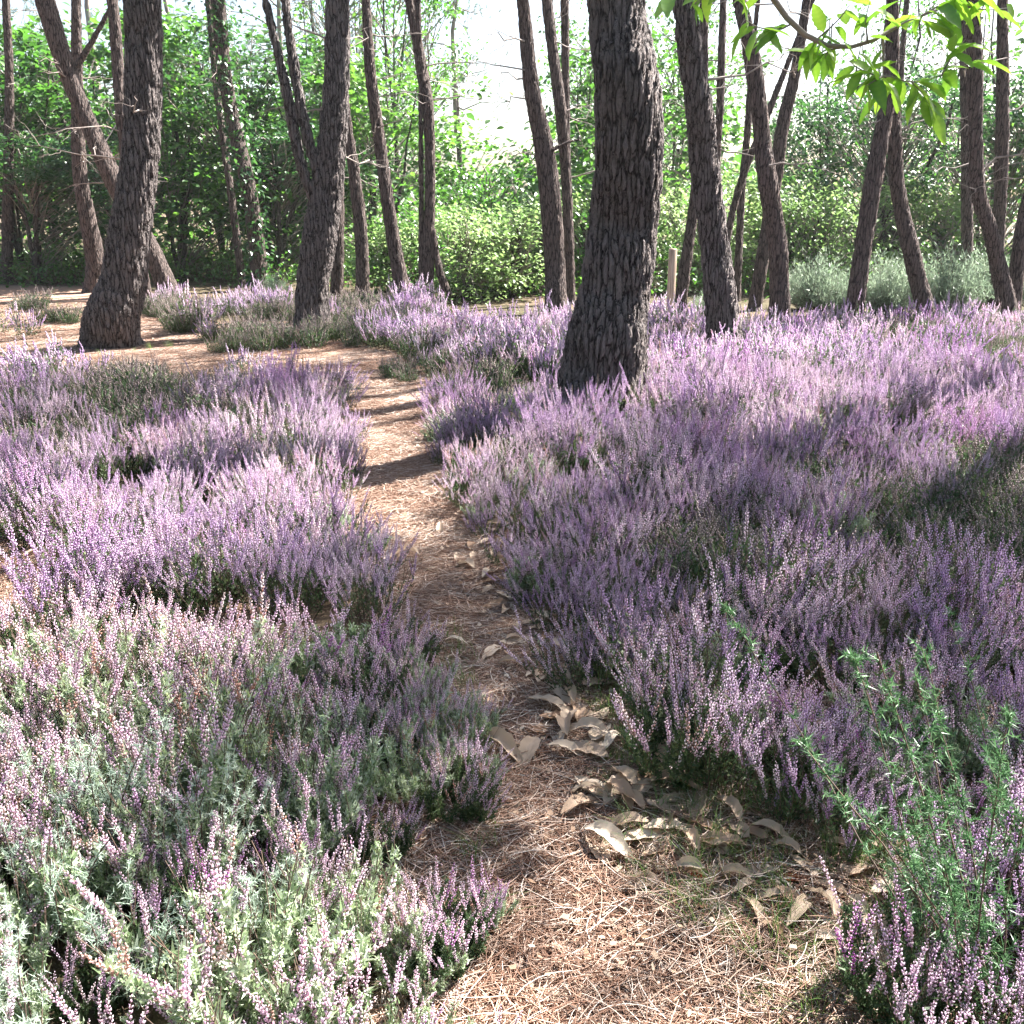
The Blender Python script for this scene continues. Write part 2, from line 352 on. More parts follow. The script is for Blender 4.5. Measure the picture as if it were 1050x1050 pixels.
# ---- plants of the heath
def heather_plant(seed, near, H=.33, R=.20, mats=None, spike=(.05, .13), fsz=.0029, bare=.16, lean=.55, nst=None, green=1.0):
    global rng
    rng = np.random.default_rng(seed); b = MB()
    nst = nst or (36 if near else 40)
    for s in range(nst):
        ph = rng.random() * 6.283; q = math.sqrt(rng.random()); ln = q * lean
        h = H * (1 - .34 * q * q) * rng.uniform(.60, 1.18)
        bx, by = math.cos(ph) * q * R * .35, math.sin(ph) * q * R * .35
        t = np.linspace(0, 1, 7)
        bend = rng.normal(0, .025, 2)
        out = np.sin(t * 1.3) * ln * h * .95
        P = np.stack([bx + math.cos(ph) * out + bend[0] * t * t, by + math.sin(ph) * out + bend[1] * t * t, h * (t - .12 * ln * t * t)], 1)
        def curve(tt):
            return np.stack([np.interp(tt, t, P[:, k]) for k in range(3)], 1)
        b.tube(P, np.linspace(.0016, .0007, 7), 3, 1)
        ends = [(P[-1] , P[-1] - P[-2], rng.uniform(*spike), P)]
        ns = rng.integers(1, 4) if near else rng.integers(0, 2)
        for k in range(ns):                                        # side shoots with their own spike
            t0 = rng.uniform(.45, .85); p0 = curve(np.array([t0]))[0]; a2 = rng.random() * 6.283; L = rng.uniform(.06, .12)
            u = np.linspace(0, 1, 4)
            Q = p0 + np.stack([math.cos(a2) * .38 * L * u, math.sin(a2) * .38 * L * u, L * u], 1)
            Q[:, 0] += math.cos(ph) * ln * .4 * L * u; Q[:, 1] += math.sin(ph) * ln * .4 * L * u
            b.tube(Q, .0008, 3, 1); ends.append((Q[-1], Q[-1] - Q[-2], L * .9, Q))
        tone = np.clip(rng.normal(.5, .28), 0, 1)
        if rng.random() < bare: ends = []                           # a green shoot without flowers
        for (e, d, L, Q) in ends:
            seg = np.linalg.norm(np.diff(Q, axis=0), axis=1); arc = np.concatenate([[0], np.cumsum(seg)]); tot = arc[-1]
            nf = max(3, int(L / (.0030 if near else .0085)))
            sdist = tot - np.linspace(0, min(L, tot * .95), nf)
            C = np.stack([np.interp(sdist, arc, Q[:, k]) for k in range(3)], 1)
            dn = d / np.linalg.norm(d)
            an = np.arange(nf) * 2.4 + rng.random() * 6; rr = (.0030 if near else .0026) * np.clip((tot - sdist) / .02 + .3, .3, 1) * rng.uniform(.6, 1.25, nf)
            off = np.stack([np.cos(an) * rr, np.sin(an) * rr, np.zeros(nf)], 1)
            D = off / (np.linalg.norm(off, axis=1)[:, None] + 1e-9) * .8 + dn * 1.1
            taper = np.clip(.55 + (tot - sdist) / .05, .55, 1)
            if near: sc = np.stack([np.full(nf, fsz * .72), np.full(nf, fsz * .72), np.full(nf, fsz * 1.35)], 1) * (taper * rng.uniform(.7, 1.2, nf))[:, None]
            else: sc = np.stack([np.full(nf, fsz * 1.25), np.full(nf, fsz * 1.25), np.full(nf, fsz * 2.3)], 1) * taper[:, None]
            if not near: D = off * 30 + dn
            b.scatter(OCT, OCTF, C + off, frames(D), sc, 0, np.clip(tone + rng.normal(0, .12, nf), 0, 1))
        # small green leaves on the lower part
        nl = int((34 if near else 16) * green); tt = rng.uniform(.12, .82, nl); C = curve(tt)
        C += rng.normal(0, .006 + .012 * (not near), C.shape) * np.array([1, 1, .6])
        T = np.array([[-.16, 0, 0], [.16, 0, 0], [0, .06, 1.0]])
        D = rng.normal(size=(nl, 3)) * .6 + np.array([0, 0, .8])
        b.scatter(T, np.array([[0, 1, 2]]), C, frames(D), rng.uniform(.010, .022, nl) * (1 if near else 1.7), 2)
    return b.mesh('heather_plant', mats)
HM = [M_HFL, M_STEM, M_HGR]
near_h = [heather_plant(100 + k, True, mats=HM) for k in range(5)]
far_h = [heather_plant(200 + k, False, mats=HM, R=.24, fsz=.0042, nst=30) for k in range(5)]
bell = [heather_plant(300 + k, True, H=.27, spike=(.03, .085), fsz=.0034, mats=[M_EFL, M_STEM, M_EGR], nst=32, green=7.5, bare=.55) for k in range(4)]
dryh = [heather_plant(400 + k, False, H=.24, R=.24, mats=[M_HDRY, M_STEM, M_HGR], green=1.2) for k in range(3)]
greenh = [heather_plant(500 + k, True, H=.24, spike=(.0, .02), mats=[M_EFL, M_STEM, M_EGR if k == 0 else M_HGR], nst=34, green=4.0) for k in range(3)]
rng = np.random.default_rng(11)

def grid_pts(x0, x1, y0, y1, step, jit=.45):
    xs = np.arange(x0, x1, step); ys = np.arange(y0, y1, step); X, Y = np.meshgrid(xs, ys)
    x = X.ravel() + rng.uniform(-jit, jit, X.size) * step; y = Y.ravel() + rng.uniform(-jit, jit, X.size) * step
    return x, y
def keep_heath(x, y, m=.07):
    n = (fbm(x * 4, y * 4, 51) - .5) * .22
    k = (sdf(P_PATH, x, y) > m + n - .07 * ((x < 0) & (y < 3.2))) & (sdf(P_SAND, x, y) > .05 + n) & (sdf(P_BARE, x, y) > .08 + n)
    return k & (np.abs(x) < .62 * y + 2.2)
TUFTS = [(gpt(*p), m) for p, m in [((262,352),9),((300,356),8),((245,362),4),((60,332),4),((20,345),3),((185,342),5),((395,385),4),((30,320),4),((335,350),5),((220,352),3)]]
GORSE_AT = [(*gpt(60, 980), .12), (*gpt(270, 1010), .10), (*gpt(150, 1050), .12), (*gpt(105, 905), .17), (*gpt(35, 1130), .16), (*gpt(215, 930), .12), (*gpt(330, 1060), .12), (*gpt(990, 1090), .15), (*gpt(960, 840), .10), (*gpt(180, 760), .13)]
TRUNKS = []       # (x, y, r) so that no plant grows out of a trunk
def heath():
    x1, y1 = grid_pts(-5, 5, 1.0, 5.6, .165); x2, y2 = grid_pts(-9, 9, 5.6, 14.4, .20)
    x = np.concatenate([x1, x2]); y = np.concatenate([y1, y2]); k = keep_heath(x, y)
    x, y = x[k], y[k]
    # the field ends in an uneven line in front of the trees
    end = 11.3 + (fbm(x * .6, x * 0 + 4, 61) - .5) * 1.6; end = np.where(x < -1.0, 14.3, end)
    k = (y < end) & ~((x < -1.6) & (y > 8.2) & (y < 9.6) & (vnoise(x * 1.5, y * 1.5, 71) < .55)); x, y = x[k], y[k]
    for tx, ty, tr in TRUNKS:
        k = np.hypot(x - tx, y - ty) > tr + .03; x, y = x[k], y[k]
    for gx_, gy_, gr_ in GORSE_AT:
        k = (np.hypot(x - gx_, y - gy_) > gr_) | (rng.random(len(x)) < .25); x, y = x[k], y[k]
    gap = fbm(x * 2.6, y * 2.6, 81, 2)
    # lower right: thinner plants among leaves and grass
    low_r = inpoly(P_LOWR, x, y)
    k = ~(low_r & (rng.random(len(x)) < .35)) & ~((gap < .36) & (rng.random(len(x)) < .8)); x, y, gap = x[k], y[k], gap[k]
    tx_ = np.concatenate([gx + rng.normal(0, .16, m) for (gx, gy_), m in TUFTS]); ty_ = np.concatenate([gy_ + rng.normal(0, .12, m) for (gx, gy_), m in TUFTS])
    fx, fy = grid_pts(-2.2, 0.02, 1.35, 2.7, .21); k = keep_heath(fx, fy); tx_ = np.concatenate([tx_, fx[k]]); ty_ = np.concatenate([ty_, fy[k]])
    gx2, gy2 = grid_pts(.55, 1.7, 1.35, 2.5, .17); k = inpoly(P_LOWR, gx2, gy2) & (rng.random(len(gx2)) < .55) & (sdf(P_PATH, gx2, gy2) > .02); tx_ = np.concatenate([tx_, gx2[k]]); ty_ = np.concatenate([ty_, gy2[k]])
    x = np.concatenate([x, tx_]); y = np.concatenate([y, ty_]); extra = np.arange(len(x)) >= len(x) - len(tx_)
    z = height(x, y) - .01
    left_fg = (x < 0) & (y < 3.05 + (fbm(x * 1.5, x * 0, 91) - .5) * .7)
    dry = (fbm(x * .8, y * .8, 95) > .60) | ((x < -1.5) & (y > 9.4) & (vnoise(x * .9, y * .9, 17) > .45)) 
    dry |= (rng.random(len(x)) < .12) | (extra & (y > 5) & (rng.random(len(x)) < .6))
    dry &= ~left_fg & (y > 3.2)
    grn = (rng.random(len(x)) < np.where((y < 2.8) & (x > .3), .5, np.where(y < 3.0, .36, np.where((y < 5) & (x > 0), .2, .12)))) & ~dry
    sc = rng.uniform(.70, 1.22, len(x)) * (.56 + .92 * fbm(x * 2.2, y * 2.2, 97, 2))
    d = np.minimum(sdf(P_PATH, x, y), 1.0); sc *= .72 + .30 * np.clip(d / .45, 0, 1)
    rz = rng.random(len(x)) * 6.283; tl = np.abs(rng.normal(0, .20, len(x)))
    pos = np.stack([x, y, z], 1)
    def emit(name, label, mask, var, cat='heather', s=1.0):
        scatter_object(name, label, cat, var, pos[mask], rz[mask], tl[mask], sc[mask] * s, rng.integers(0, len(var), mask.sum()))
    right = x > np.interp(y, [1, 3, 4.5, 6.5, 12], [.3, .15, -.2, -.75, -1.6])
    nearm = y < 7.6
    emit('heather', 'mauve flowering heather growing along the right of the narrow path, near half', ~dry & ~grn & right & nearm, near_h)
    emit('heather', 'purple flowering heather filling the clearing up to the pines on the right', ~dry & ~grn & right & ~nearm, far_h)
    emit('heather', 'purple flowering heather on the left bank beside the path', ~dry & ~grn & ~right & nearm & ~left_fg, near_h)
    emit('heather', 'purple heather behind the left bank and around the sandy ground', ~dry & ~grn & ~right & ~nearm & ~left_fg, far_h)
    sc[left_fg] *= .92
    emit('heather', 'pink and white flowering heath with pale green leaves at the lower left', left_fg & ~grn, bell)
    emit('heather', 'green heather plants without flowers scattered between the flowering ones', grn, greenh)
    emit('dry_heather', 'faded grey brown heather clumps between the purple ones', dry, dryh, s=.95)

# ---- needles, twigs, small litter on the ground
def needle_patch(seed, n=150, R=.22, L=(.07, .15), wd=.0009, mat=None):
    global rng; rng = np.random.default_rng(seed); b = MB(); main = rng.random() * 3.14
    for k in range(n):
        a = main + rng.normal(0, .75); l = rng.uniform(*L); c = rng.normal(0, R * .5, 2); z0 = rng.uniform(.001, .014); tz = rng.normal(0, .05)
        u = np.linspace(-.5, .5, 5); bend = rng.normal(0, .22)
        px = c[0] + math.cos(a) * l * u - math.sin(a) * bend * l * u * u * 2; py = c[1] + math.sin(a) * l * u + math.cos(a) * bend * l * u * u * 2
        pz = np.maximum(z0 + tz * l * u, .001)
        b.tube(np.stack([px, py, pz], 1), wd * rng.uniform(.7, 1.3), 3, 0, a=rng.random())
    return b.mesh('needle_patch', [mat or M_DRYN])
def scrap_patch(seed):
    """bits of bark, crumbled leaf and bud scales"""
    global rng; rng = np.random.default_rng(seed); b = MB(); n = 60
    T = np.array([[-.5, -.3, 0], [.5, -.25, .05], [.4, .3, .12], [-.35, .3, 0.02]])
    c = np.stack([rng.normal(0, .15, n), rng.normal(0, .15, n), rng.uniform(.002, .008, n)], 1)
    b.scatter(T, np.array([[0, 1, 2, 3]]), c, frames(rng.normal(0, .3, (n, 3)) + [0, 0, 1]), rng.uniform(.006, .022, n), 0)
    return b.mesh('scrap_patch', [M_DRYL])
def litter():
    pats = [needle_patch(600 + k) for k in range(5)]; scr = [scrap_patch(640 + k) for k in range(3)]
    global rng; rng = np.random.default_rng(12)
    x, y = grid_pts(-4, 3, .8, 9, .085); xx, yy = grid_pts(-8, 0, 7, 15, .16); x = np.concatenate([x, xx]); y = np.concatenate([y, yy]); 
    d = np.minimum(np.minimum(sdf(P_PATH, x, y), sdf(P_BARE, x, y)), sdf(P_SAND, x, y) + .2)
    k = (d < .16) & (rng.random(len(x)) < np.where(y < 4, 1, .7)); x, y = x[k], y[k]
    lr = grid_pts(.2, 1.6, .9, 2.7, .11); x = np.concatenate([x, lr[0]]); y = np.concatenate([y, lr[1]])
    z = height(x, y); n = len(x)
    scatter_object('needle_litter', 'loose reddish brown pine needles lying over the path', 'pine needles', pats, np.stack([x, y, z], 1),
                   rng.random(n) * 6.283, np.zeros(n), rng.uniform(.8, 1.15, n), rng.integers(0, 5, n))
    k = rng.random(n) < .16; m = k.sum()
    scatter_object('leaf_scraps', 'pale scraps of broken leaf and bark among the pine needles', 'litter', scr, np.stack([x, y, z + .004], 1)[k],
                   rng.random(m) * 6.283, np.zeros(m), rng.uniform(.7, 1.2, m), rng.integers(0, 3, m))

def grass_tuft(seed, n=26, H=.12):
    global rng; rng = np.random.default_rng(seed); b = MB()
    for k in range(n):
        a = rng.random() * 6.283; l = H * rng.uniform(.5, 1.2); ln = rng.uniform(.2, 1.1); u = np.linspace(0, 1, 5)
        r = l * ln * u ** 1.6 * .8; z = l * u * (1 - .35 * ln * u); wd = .0013 * (1 - u * .85)
        c = rng.normal(0, .02, 2); P = np.stack([c[0] + math.cos(a) * r, c[1] + math.sin(a) * r, z], 1)
        s = np.array([-math.sin(a), math.cos(a), 0]); V = np.concatenate([P - s * wd[:, None], P + s * wd[:, None]])
        b.add(V, [[i, i + 1, i + 6, i + 5] for i in range(4)], 0, rng.random())
    return b.mesh('grass_tuft', [M_GRASS])
def grass():
    var = [grass_tuft(700 + k) for k in range(4)]
    global rng; rng = np.random.default_rng(13)
    x, y = grid_pts(.25, 1.7, 1.0, 3.6, .06); d = sdf(P_PATH, x, y)
    k = (d > -.16) & (d < .5) & ((fbm(x * 3, y * 3, 33) > .44) | inpoly(P_LOWR, x, y) & (rng.random(len(x)) < .55)); x1, y1 = x[k], y[k]
    x, y = grid_pts(-.35, .0, 1.7, 3.2, .07); d = sdf(P_PATH, x, y); k = (np.abs(d) < .08) & (rng.random(len(x)) < .5); x1 = np.concatenate([x1, x[k]]); y1 = np.concatenate([y1, y[k]])
    x, y = grid_pts(-7, -3.2, 9.5, 15, .3); k = (sdf(P_SAND, x, y) < 0) & (fbm(x * .8, y * .8, 35) > .6); x1 = np.concatenate([x1, x[k]]); y1 = np.concatenate([y1, y[k]])
    n = len(x1)
    scatter_object('grass', 'short green grass at the edge of the path', 'grass', var, np.stack([x1, y1, height(x1, y1)], 1), rng.random(n) * 6.283,
                   np.zeros(n), rng.uniform(.35, .95, n), rng.integers(0, 4, n))
litter(); grass()

# ------------------------------------------------------------------ trees
def spline(P, n):
    P = np.asarray(P, float); k = len(P); ch = np.concatenate([[0], np.cumsum(np.linalg.norm(np.diff(P[:, :3], axis=0), axis=1))])
    t = np.linspace(0, ch[-1], n); i = np.clip(np.searchsorted(ch, t, side='right') - 1, 0, k - 2)
    M = np.zeros_like(P)
    for j in range(k):
        a, c = max(j - 1, 0), min(j + 1, k - 1); M[j] = (P[c] - P[a]) / (ch[c] - ch[a])
    h = ch[i + 1] - ch[i]; u = (t - ch[i]) / h; u = u[:, None]; h = h[:, None]
    return (2*u**3-3*u**2+1)*P[i] + (u**3-2*u**2+u)*h*M[i] + (-2*u**3+3*u**2)*P[i+1] + (u**3-u**2)*h*M[i+1]
def px_line(pts, Y, dy=None):
    """pixel centre line with widths, standing at distance Y -> world points and radii"""
    out = []
    for q, p in enumerate(pts):
        yy = Y + (p[3] if len(p) > 3 else 0)
        v = at(p[0], p[1], yy); out.append([v.x, v.y, v.z, p[2] / 2 / F * (yy * CP + (CH - v.z) * SP)])
    return np.array(out)
def dead_branch(b, p0, d, L, r, m=0, depth=0):
    u = np.linspace(0, 1, 7); d = np.asarray(d, float); d /= np.linalg.norm(d)
    wob = np.cumsum(rng.normal(0, .06 * L, (7, 3)), axis=0); wob -= wob[0]
    P = np.asarray(p0) + d * L * u[:, None] + wob * [1, 1, .7] + np.array([0, 0, -.10 * L]) * (u ** 2)[:, None]
    b.tube(P, r * (1 - .85 * u), 5, m)
    if depth < 2:
        for k in range(rng.integers(2, 5) if depth == 0 else rng.integers(0, 3)):
            i = rng.integers(1, 6); dd = d + rng.normal(0, .55, 3); dead_branch(b, P[i], dd, L * rng.uniform(.25, .55), r * .45, m, depth + 1)
    return P
NT = np.concatenate([[[-.02, 0, 0], [.02, 0, 0], [0, .01, 1]]])
def needle_tufts(b, C, D, size, m, per=13):
    n = len(C); C = np.repeat(C, per, 0); D = np.repeat(D, per, 0) + rng.normal(0, .62, (n * per, 3))
    b.scatter(NT, np.array([[0, 1, 2]]), C, frames(D), size * rng.uniform(.7, 1.2, n * per), m)
def pine_crown(seed, R=1.9, Hh=3.6, nb=26, dens=1.0):
    global rng; rng = np.random.default_rng(seed); b = MB()
    b.tube([[0, 0, -.6], [rng.normal(0, .1), rng.normal(0, .1), Hh * .5], [rng.normal(0, .2), rng.normal(0, .2), Hh]], [.07, .05, .015], 6, 0)
    for k in range(nb):
        z = Hh * rng.uniform(0, 1) ** .8; a = rng.random() * 6.283; L = R * (1 - .55 * z / Hh) * rng.uniform(.55, 1.1)
        d = np.array([math.cos(a), math.sin(a), rng.uniform(.05, .5)])
        P = dead_branch(b, [0, 0, z], d, L, .022, 0, 1)
        for q in range(int(rng.integers(5, 9) * dens)):
            t = rng.uniform(.4, 1.0); i = min(int(t * 6), 5); c = P[i] + (P[i + 1] - P[i]) * (t * 6 - i)
            e = c + rng.normal(0, .22, 3); b.tube([c, e], [.006, .003], 3, 0)
            dd = (e - c) / (np.linalg.norm(e - c) + 1e-6) + [0, 0, .4]
            cc = e + np.outer(np.linspace(-.4, .1, 3), dd) * .12
            needle_tufts(b, cc, np.repeat(dd[None], 3, 0), .13, 1)
    return b.mesh('pine_crown', [M_TWIG, M_NEED])
CROWNS = [pine_crown(800 + k) for k in range(4)]
DENSE = [pine_crown(820 + k, 1.8, 3.4, 56, 2.2) for k in range(2)]
rng = np.random.default_rng(21)

def pine(label, Y, main, limbs=(), mat=None, res=1.0, top=9.5, branches=6, crown=True, group='pine trees around the clearing', cat='pine tree', name='pine_tree', ivy=False):
    mat = mat or M_BARK
    L = px_line(main, Y)                                            # listed from the top of the picture down to the ground
    g = px_line([(main[-1][0] + (main[-1][0] - main[-2][0]) / max(1, main[-1][1] - main[-2][1]) * max(0, gy(Y) - main[-1][1]), max(gy(Y), main[-1][1] + 1), main[-1][2] * 1.12)], Y)
    gz = float(height(g[0, 0], g[0, 1])); g[0, 2] = gz - .05
    L = np.vstack([L, g])[::-1].copy()
    base = Vector((L[0, 0], L[0, 1], gz))
    # carry the trunk on above the picture
    d = L[-1, :3] - L[-2, :3]; d /= np.linalg.norm(d); zt = L[-1, 2]; r = L[-1, 3]; p = L[-1].copy(); ext = []
    while zt < top:
        st = 1.1; d = d + np.array([rng.normal(0, .05), rng.normal(0, .05), .12]); d /= np.linalg.norm(d); p = p.copy(); p[:3] += d * st; p[3] = max(.035, p[3] * .90); zt = p[2]; ext.append(p)
    L = np.vstack([L] + [ext]) if ext else L
    L[1:, 1] += np.cumsum(rng.normal(0, .03, len(L) - 1))
    TRUNKS.append((L[0, 0], L[0, 1], L[0, 3]))
    t = thing(name, label, cat, base, group)
    bb = np.array(base)
    def trunkmesh(L, nm, res, rr):
        length = np.linalg.norm(np.diff(L[:, :3], axis=0), axis=1).sum()
        step = .016 / res; n = int(max(12, min(700, length / step))); S = spline(L, n)
        # fewer rings above the picture
        keep = (S[:, 2] < 1.6 + Y * .2) | (np.arange(n) % 4 == 0); S = S[keep]
        sides = int(max(14, min(200, 2 * math.pi * L[:, 3].max() / (.0125 / res))))
        b = MB(); T = np.gradient(S[:, :3], axis=0); T /= np.linalg.norm(T, axis=1)[:, None]
        U = np.cross(T, np.array([0, 1., 0])); U /= np.linalg.norm(U, axis=1)[:, None]; W = np.cross(T, U)
        th = np.arange(sides) * 2 * math.pi / sides; zz = S[:, 2] - gz
        lump = .995 + .028 * (vnoise(np.cos(th)[None] * 1.5 + 7 + rr, zz[:, None] * 1.3 + np.sin(th)[None] * 1.5, 3) - .5) * 2 + .018 * (vnoise(np.cos(th)[None] * 3 + 9, zz[:, None] * 4 + np.sin(th)[None] * 3, 5) - .5) * 2
        flare = 1 + .05 * np.exp(-np.clip(zz, 0, 9) / .10)[:, None] * (1 + .6 * np.sin(th * 3 + rr)[None]) if nm == 'trunk' else 1
        Rr = S[:, 3][:, None] * lump * flare
        V = (S[:, None, :3] - bb) + Rr[..., None] * (np.cos(th)[None, :, None] * U[:, None] + np.sin(th)[None, :, None] * W[:, None])
        i = np.arange(len(S) - 1)[:, None] * sides; j = np.arange(sides)[None]; j2 = (j + 1) % sides
        Fq = np.stack([i + j, i + j2, i + sides + j2, i + sides + j], -1).reshape(-1, 4)
        b.add(V.reshape(-1, 3), Fq); c = b.n; b.add([S[-1, :3] - bb], np.zeros((0, 3), int)); o = (len(S) - 1) * sides
        b.F.append((np.array([[o + q, o + (q + 1) % sides, c] for q in range(sides)]), 0))
        return link(nm, b.mesh(nm, [mat], True), t)
    trunkmesh(L, 'trunk', res, rng.random() * 9)
    for lm in limbs:
        Ll = px_line(lm, Y)[::-1].copy(); e = Ll[-1].copy(); dd = Ll[-1, :3] - Ll[-2, :3]; dd /= np.linalg.norm(dd)
        if e[2] > 2.5:
            for q in range(4): e = e.copy(); e[:3] += dd * .8; e[3] *= .8; Ll = np.vstack([Ll, e])
        trunkmesh(Ll, 'limb', res * .8, rng.random() * 9)
        if e[2] > 4 and crown: 
            c = link('crown', CROWNS[rng.integers(4)], t, Vector(Ll[-1, :3]) - base); c.scale = (.6, .6, .6)
    if branches and True:
        for k in range(branches):
            b = MB(); z = rng.uniform(1.6, 4.8); p0 = np.array([np.interp(z, L[:, 2], L[:, 0]), np.interp(z, L[:, 2], L[:, 1]), z]) - bb; a = rng.random() * 6.283
            dead_branch(b, p0 * 0, [math.cos(a), math.sin(a), rng.uniform(-.1, .5)], rng.uniform(.4, 1.5), rng.uniform(.007, .014))
            link('dead_branch', b.mesh('dead_branch', [M_TWIG]), t, Vector(p0))
    if ivy:
        b = MB(); n = 1500; z = rng.uniform(.1, 5.2, n); cx = np.interp(z, L[:, 2], L[:, 0]) - bb[0]; cy_ = np.interp(z, L[:, 2], L[:, 1]) - bb[1]
        a = rng.random(n) * 6.283; r = np.interp(z, L[:, 2], L[:, 3]) + rng.exponential(.06, n)
        C = np.stack([cx + np.cos(a) * r, cy_ + np.sin(a) * r, z - bb[2]], 1); leaves(b, C, .085, 0, down=.5); link('ivy', b.mesh('ivy', [M_LEAFB]), t)
    if crown:
        c = link('crown', DENSE[rng.integers(2)] if group.startswith('pines beside') else CROWNS[rng.integers(4)], t, Vector(L[-1, :3]) - base - Vector((0, 0, .3))); c.rotation_euler[2] = rng.random() * 6.28
        s = (rng.uniform(.4, .58) if -.8 < base.x < 6 and Y > 8 else rng.uniform(.85, 1.15)) if crown is True else crown; c.scale = (s, s, s)
    return t

# leaf shapes: a folded pointed leaf, 1 unit long, along +X
def leaf_template(n=3, wd=.30, fold=.12, droop=.18):
    u = np.linspace(0, 1, n + 2); w_ = wd * np.sin(np.pi * u ** .8) ** .8; w_[0] = w_[-1] = 0
    mid = np.stack([u, 0 * u, -droop * u * u], 1); V = [mid[0]]; F_ = []
    for i in range(1, n + 1):
        V += [mid[i] + [0, -w_[i], fold * w_[i] * 3], mid[i], mid[i] + [0, w_[i], fold * w_[i] * 3]]
    V.append(mid[-1]); e = len(V) - 1
    for i in range(n - 1):
        a = 1 + 3 * i; F_ += [[a, a + 1, a + 4], [a, a + 4, a + 3], [a + 1, a + 2, a + 5], [a + 1, a + 5, a + 4]]
    F_ += [[0, 2, 1], [0, 3, 2], [e, e - 3, e - 2], [e, e - 2, e - 1]]
    return np.array(V), np.array(F_)
LT, LF = leaf_template(2)
def leaves(b, C, size, m, down=.35, T=None, TF=None, sd=.35):
    n = len(C); a = rng.random(n) * 6.283
    X = np.stack([np.cos(a), np.sin(a), -down + rng.normal(0, sd, n)], 1); X /= np.linalg.norm(X, axis=1)[:, None]
    Z0 = np.stack([rng.normal(0, .45, n), rng.normal(0, .45, n), np.ones(n)], 1); Y_ = np.cross(Z0, X); Y_ /= np.linalg.norm(Y_, axis=1)[:, None]; Z = np.cross(X, Y_)
    R = np.stack([X, Y_, Z], 2)
    b.scatter(LT if T is None else T, LF if TF is None else TF, C, R, size * rng.uniform(.6, 1.25, n), m)
def crown_mesh(seed, R, Hh, z0, ncl, per, size, mat, clr=.42, name='crown'):
    """leaf clusters carried by twigs, spread through an uneven volume with gaps"""
    global rng; rng = np.random.default_rng(seed); b = MB(); lobes = [(rng.normal(0, R * .35, 2), rng.uniform(.15, .95), rng.uniform(.45, .8)) for _ in range(9)]
    cl = []
    while len(cl) < ncl:
        (lx, ly), lz, lr = lobes[rng.integers(9)]; d = rng.normal(size=3); d /= np.linalg.norm(d); r = rng.random() ** .4 * lr * R
        p = np.array([lx + d[0] * r, ly + d[1] * r, z0 + lz * Hh + d[2] * r * Hh / R * .45])
        if z0 * .5 < p[2] < z0 + Hh * 1.05: cl.append(p)
    cl = np.array(cl)
    for p in cl:
        s = np.array([p[0] * .15, p[1] * .15, max(.3, p[2] - np.hypot(p[0], p[1]) * .8 - .3)]); mdl = (s + p) / 2 + rng.normal(0, .12, 3)
        b.tube([s, mdl, p], [.016, .010, .004], 4, 1)
        n = int(per * rng.uniform(.4, 1.5)); rr = clr * rng.uniform(.6, 1.3); C = p + rng.normal(0, 1, (n, 3)) * [rr * .55, rr * .55, rr * .32]
        leaves(b, C, size, 0)
    return b.mesh(name, [mat, M_TWIG])

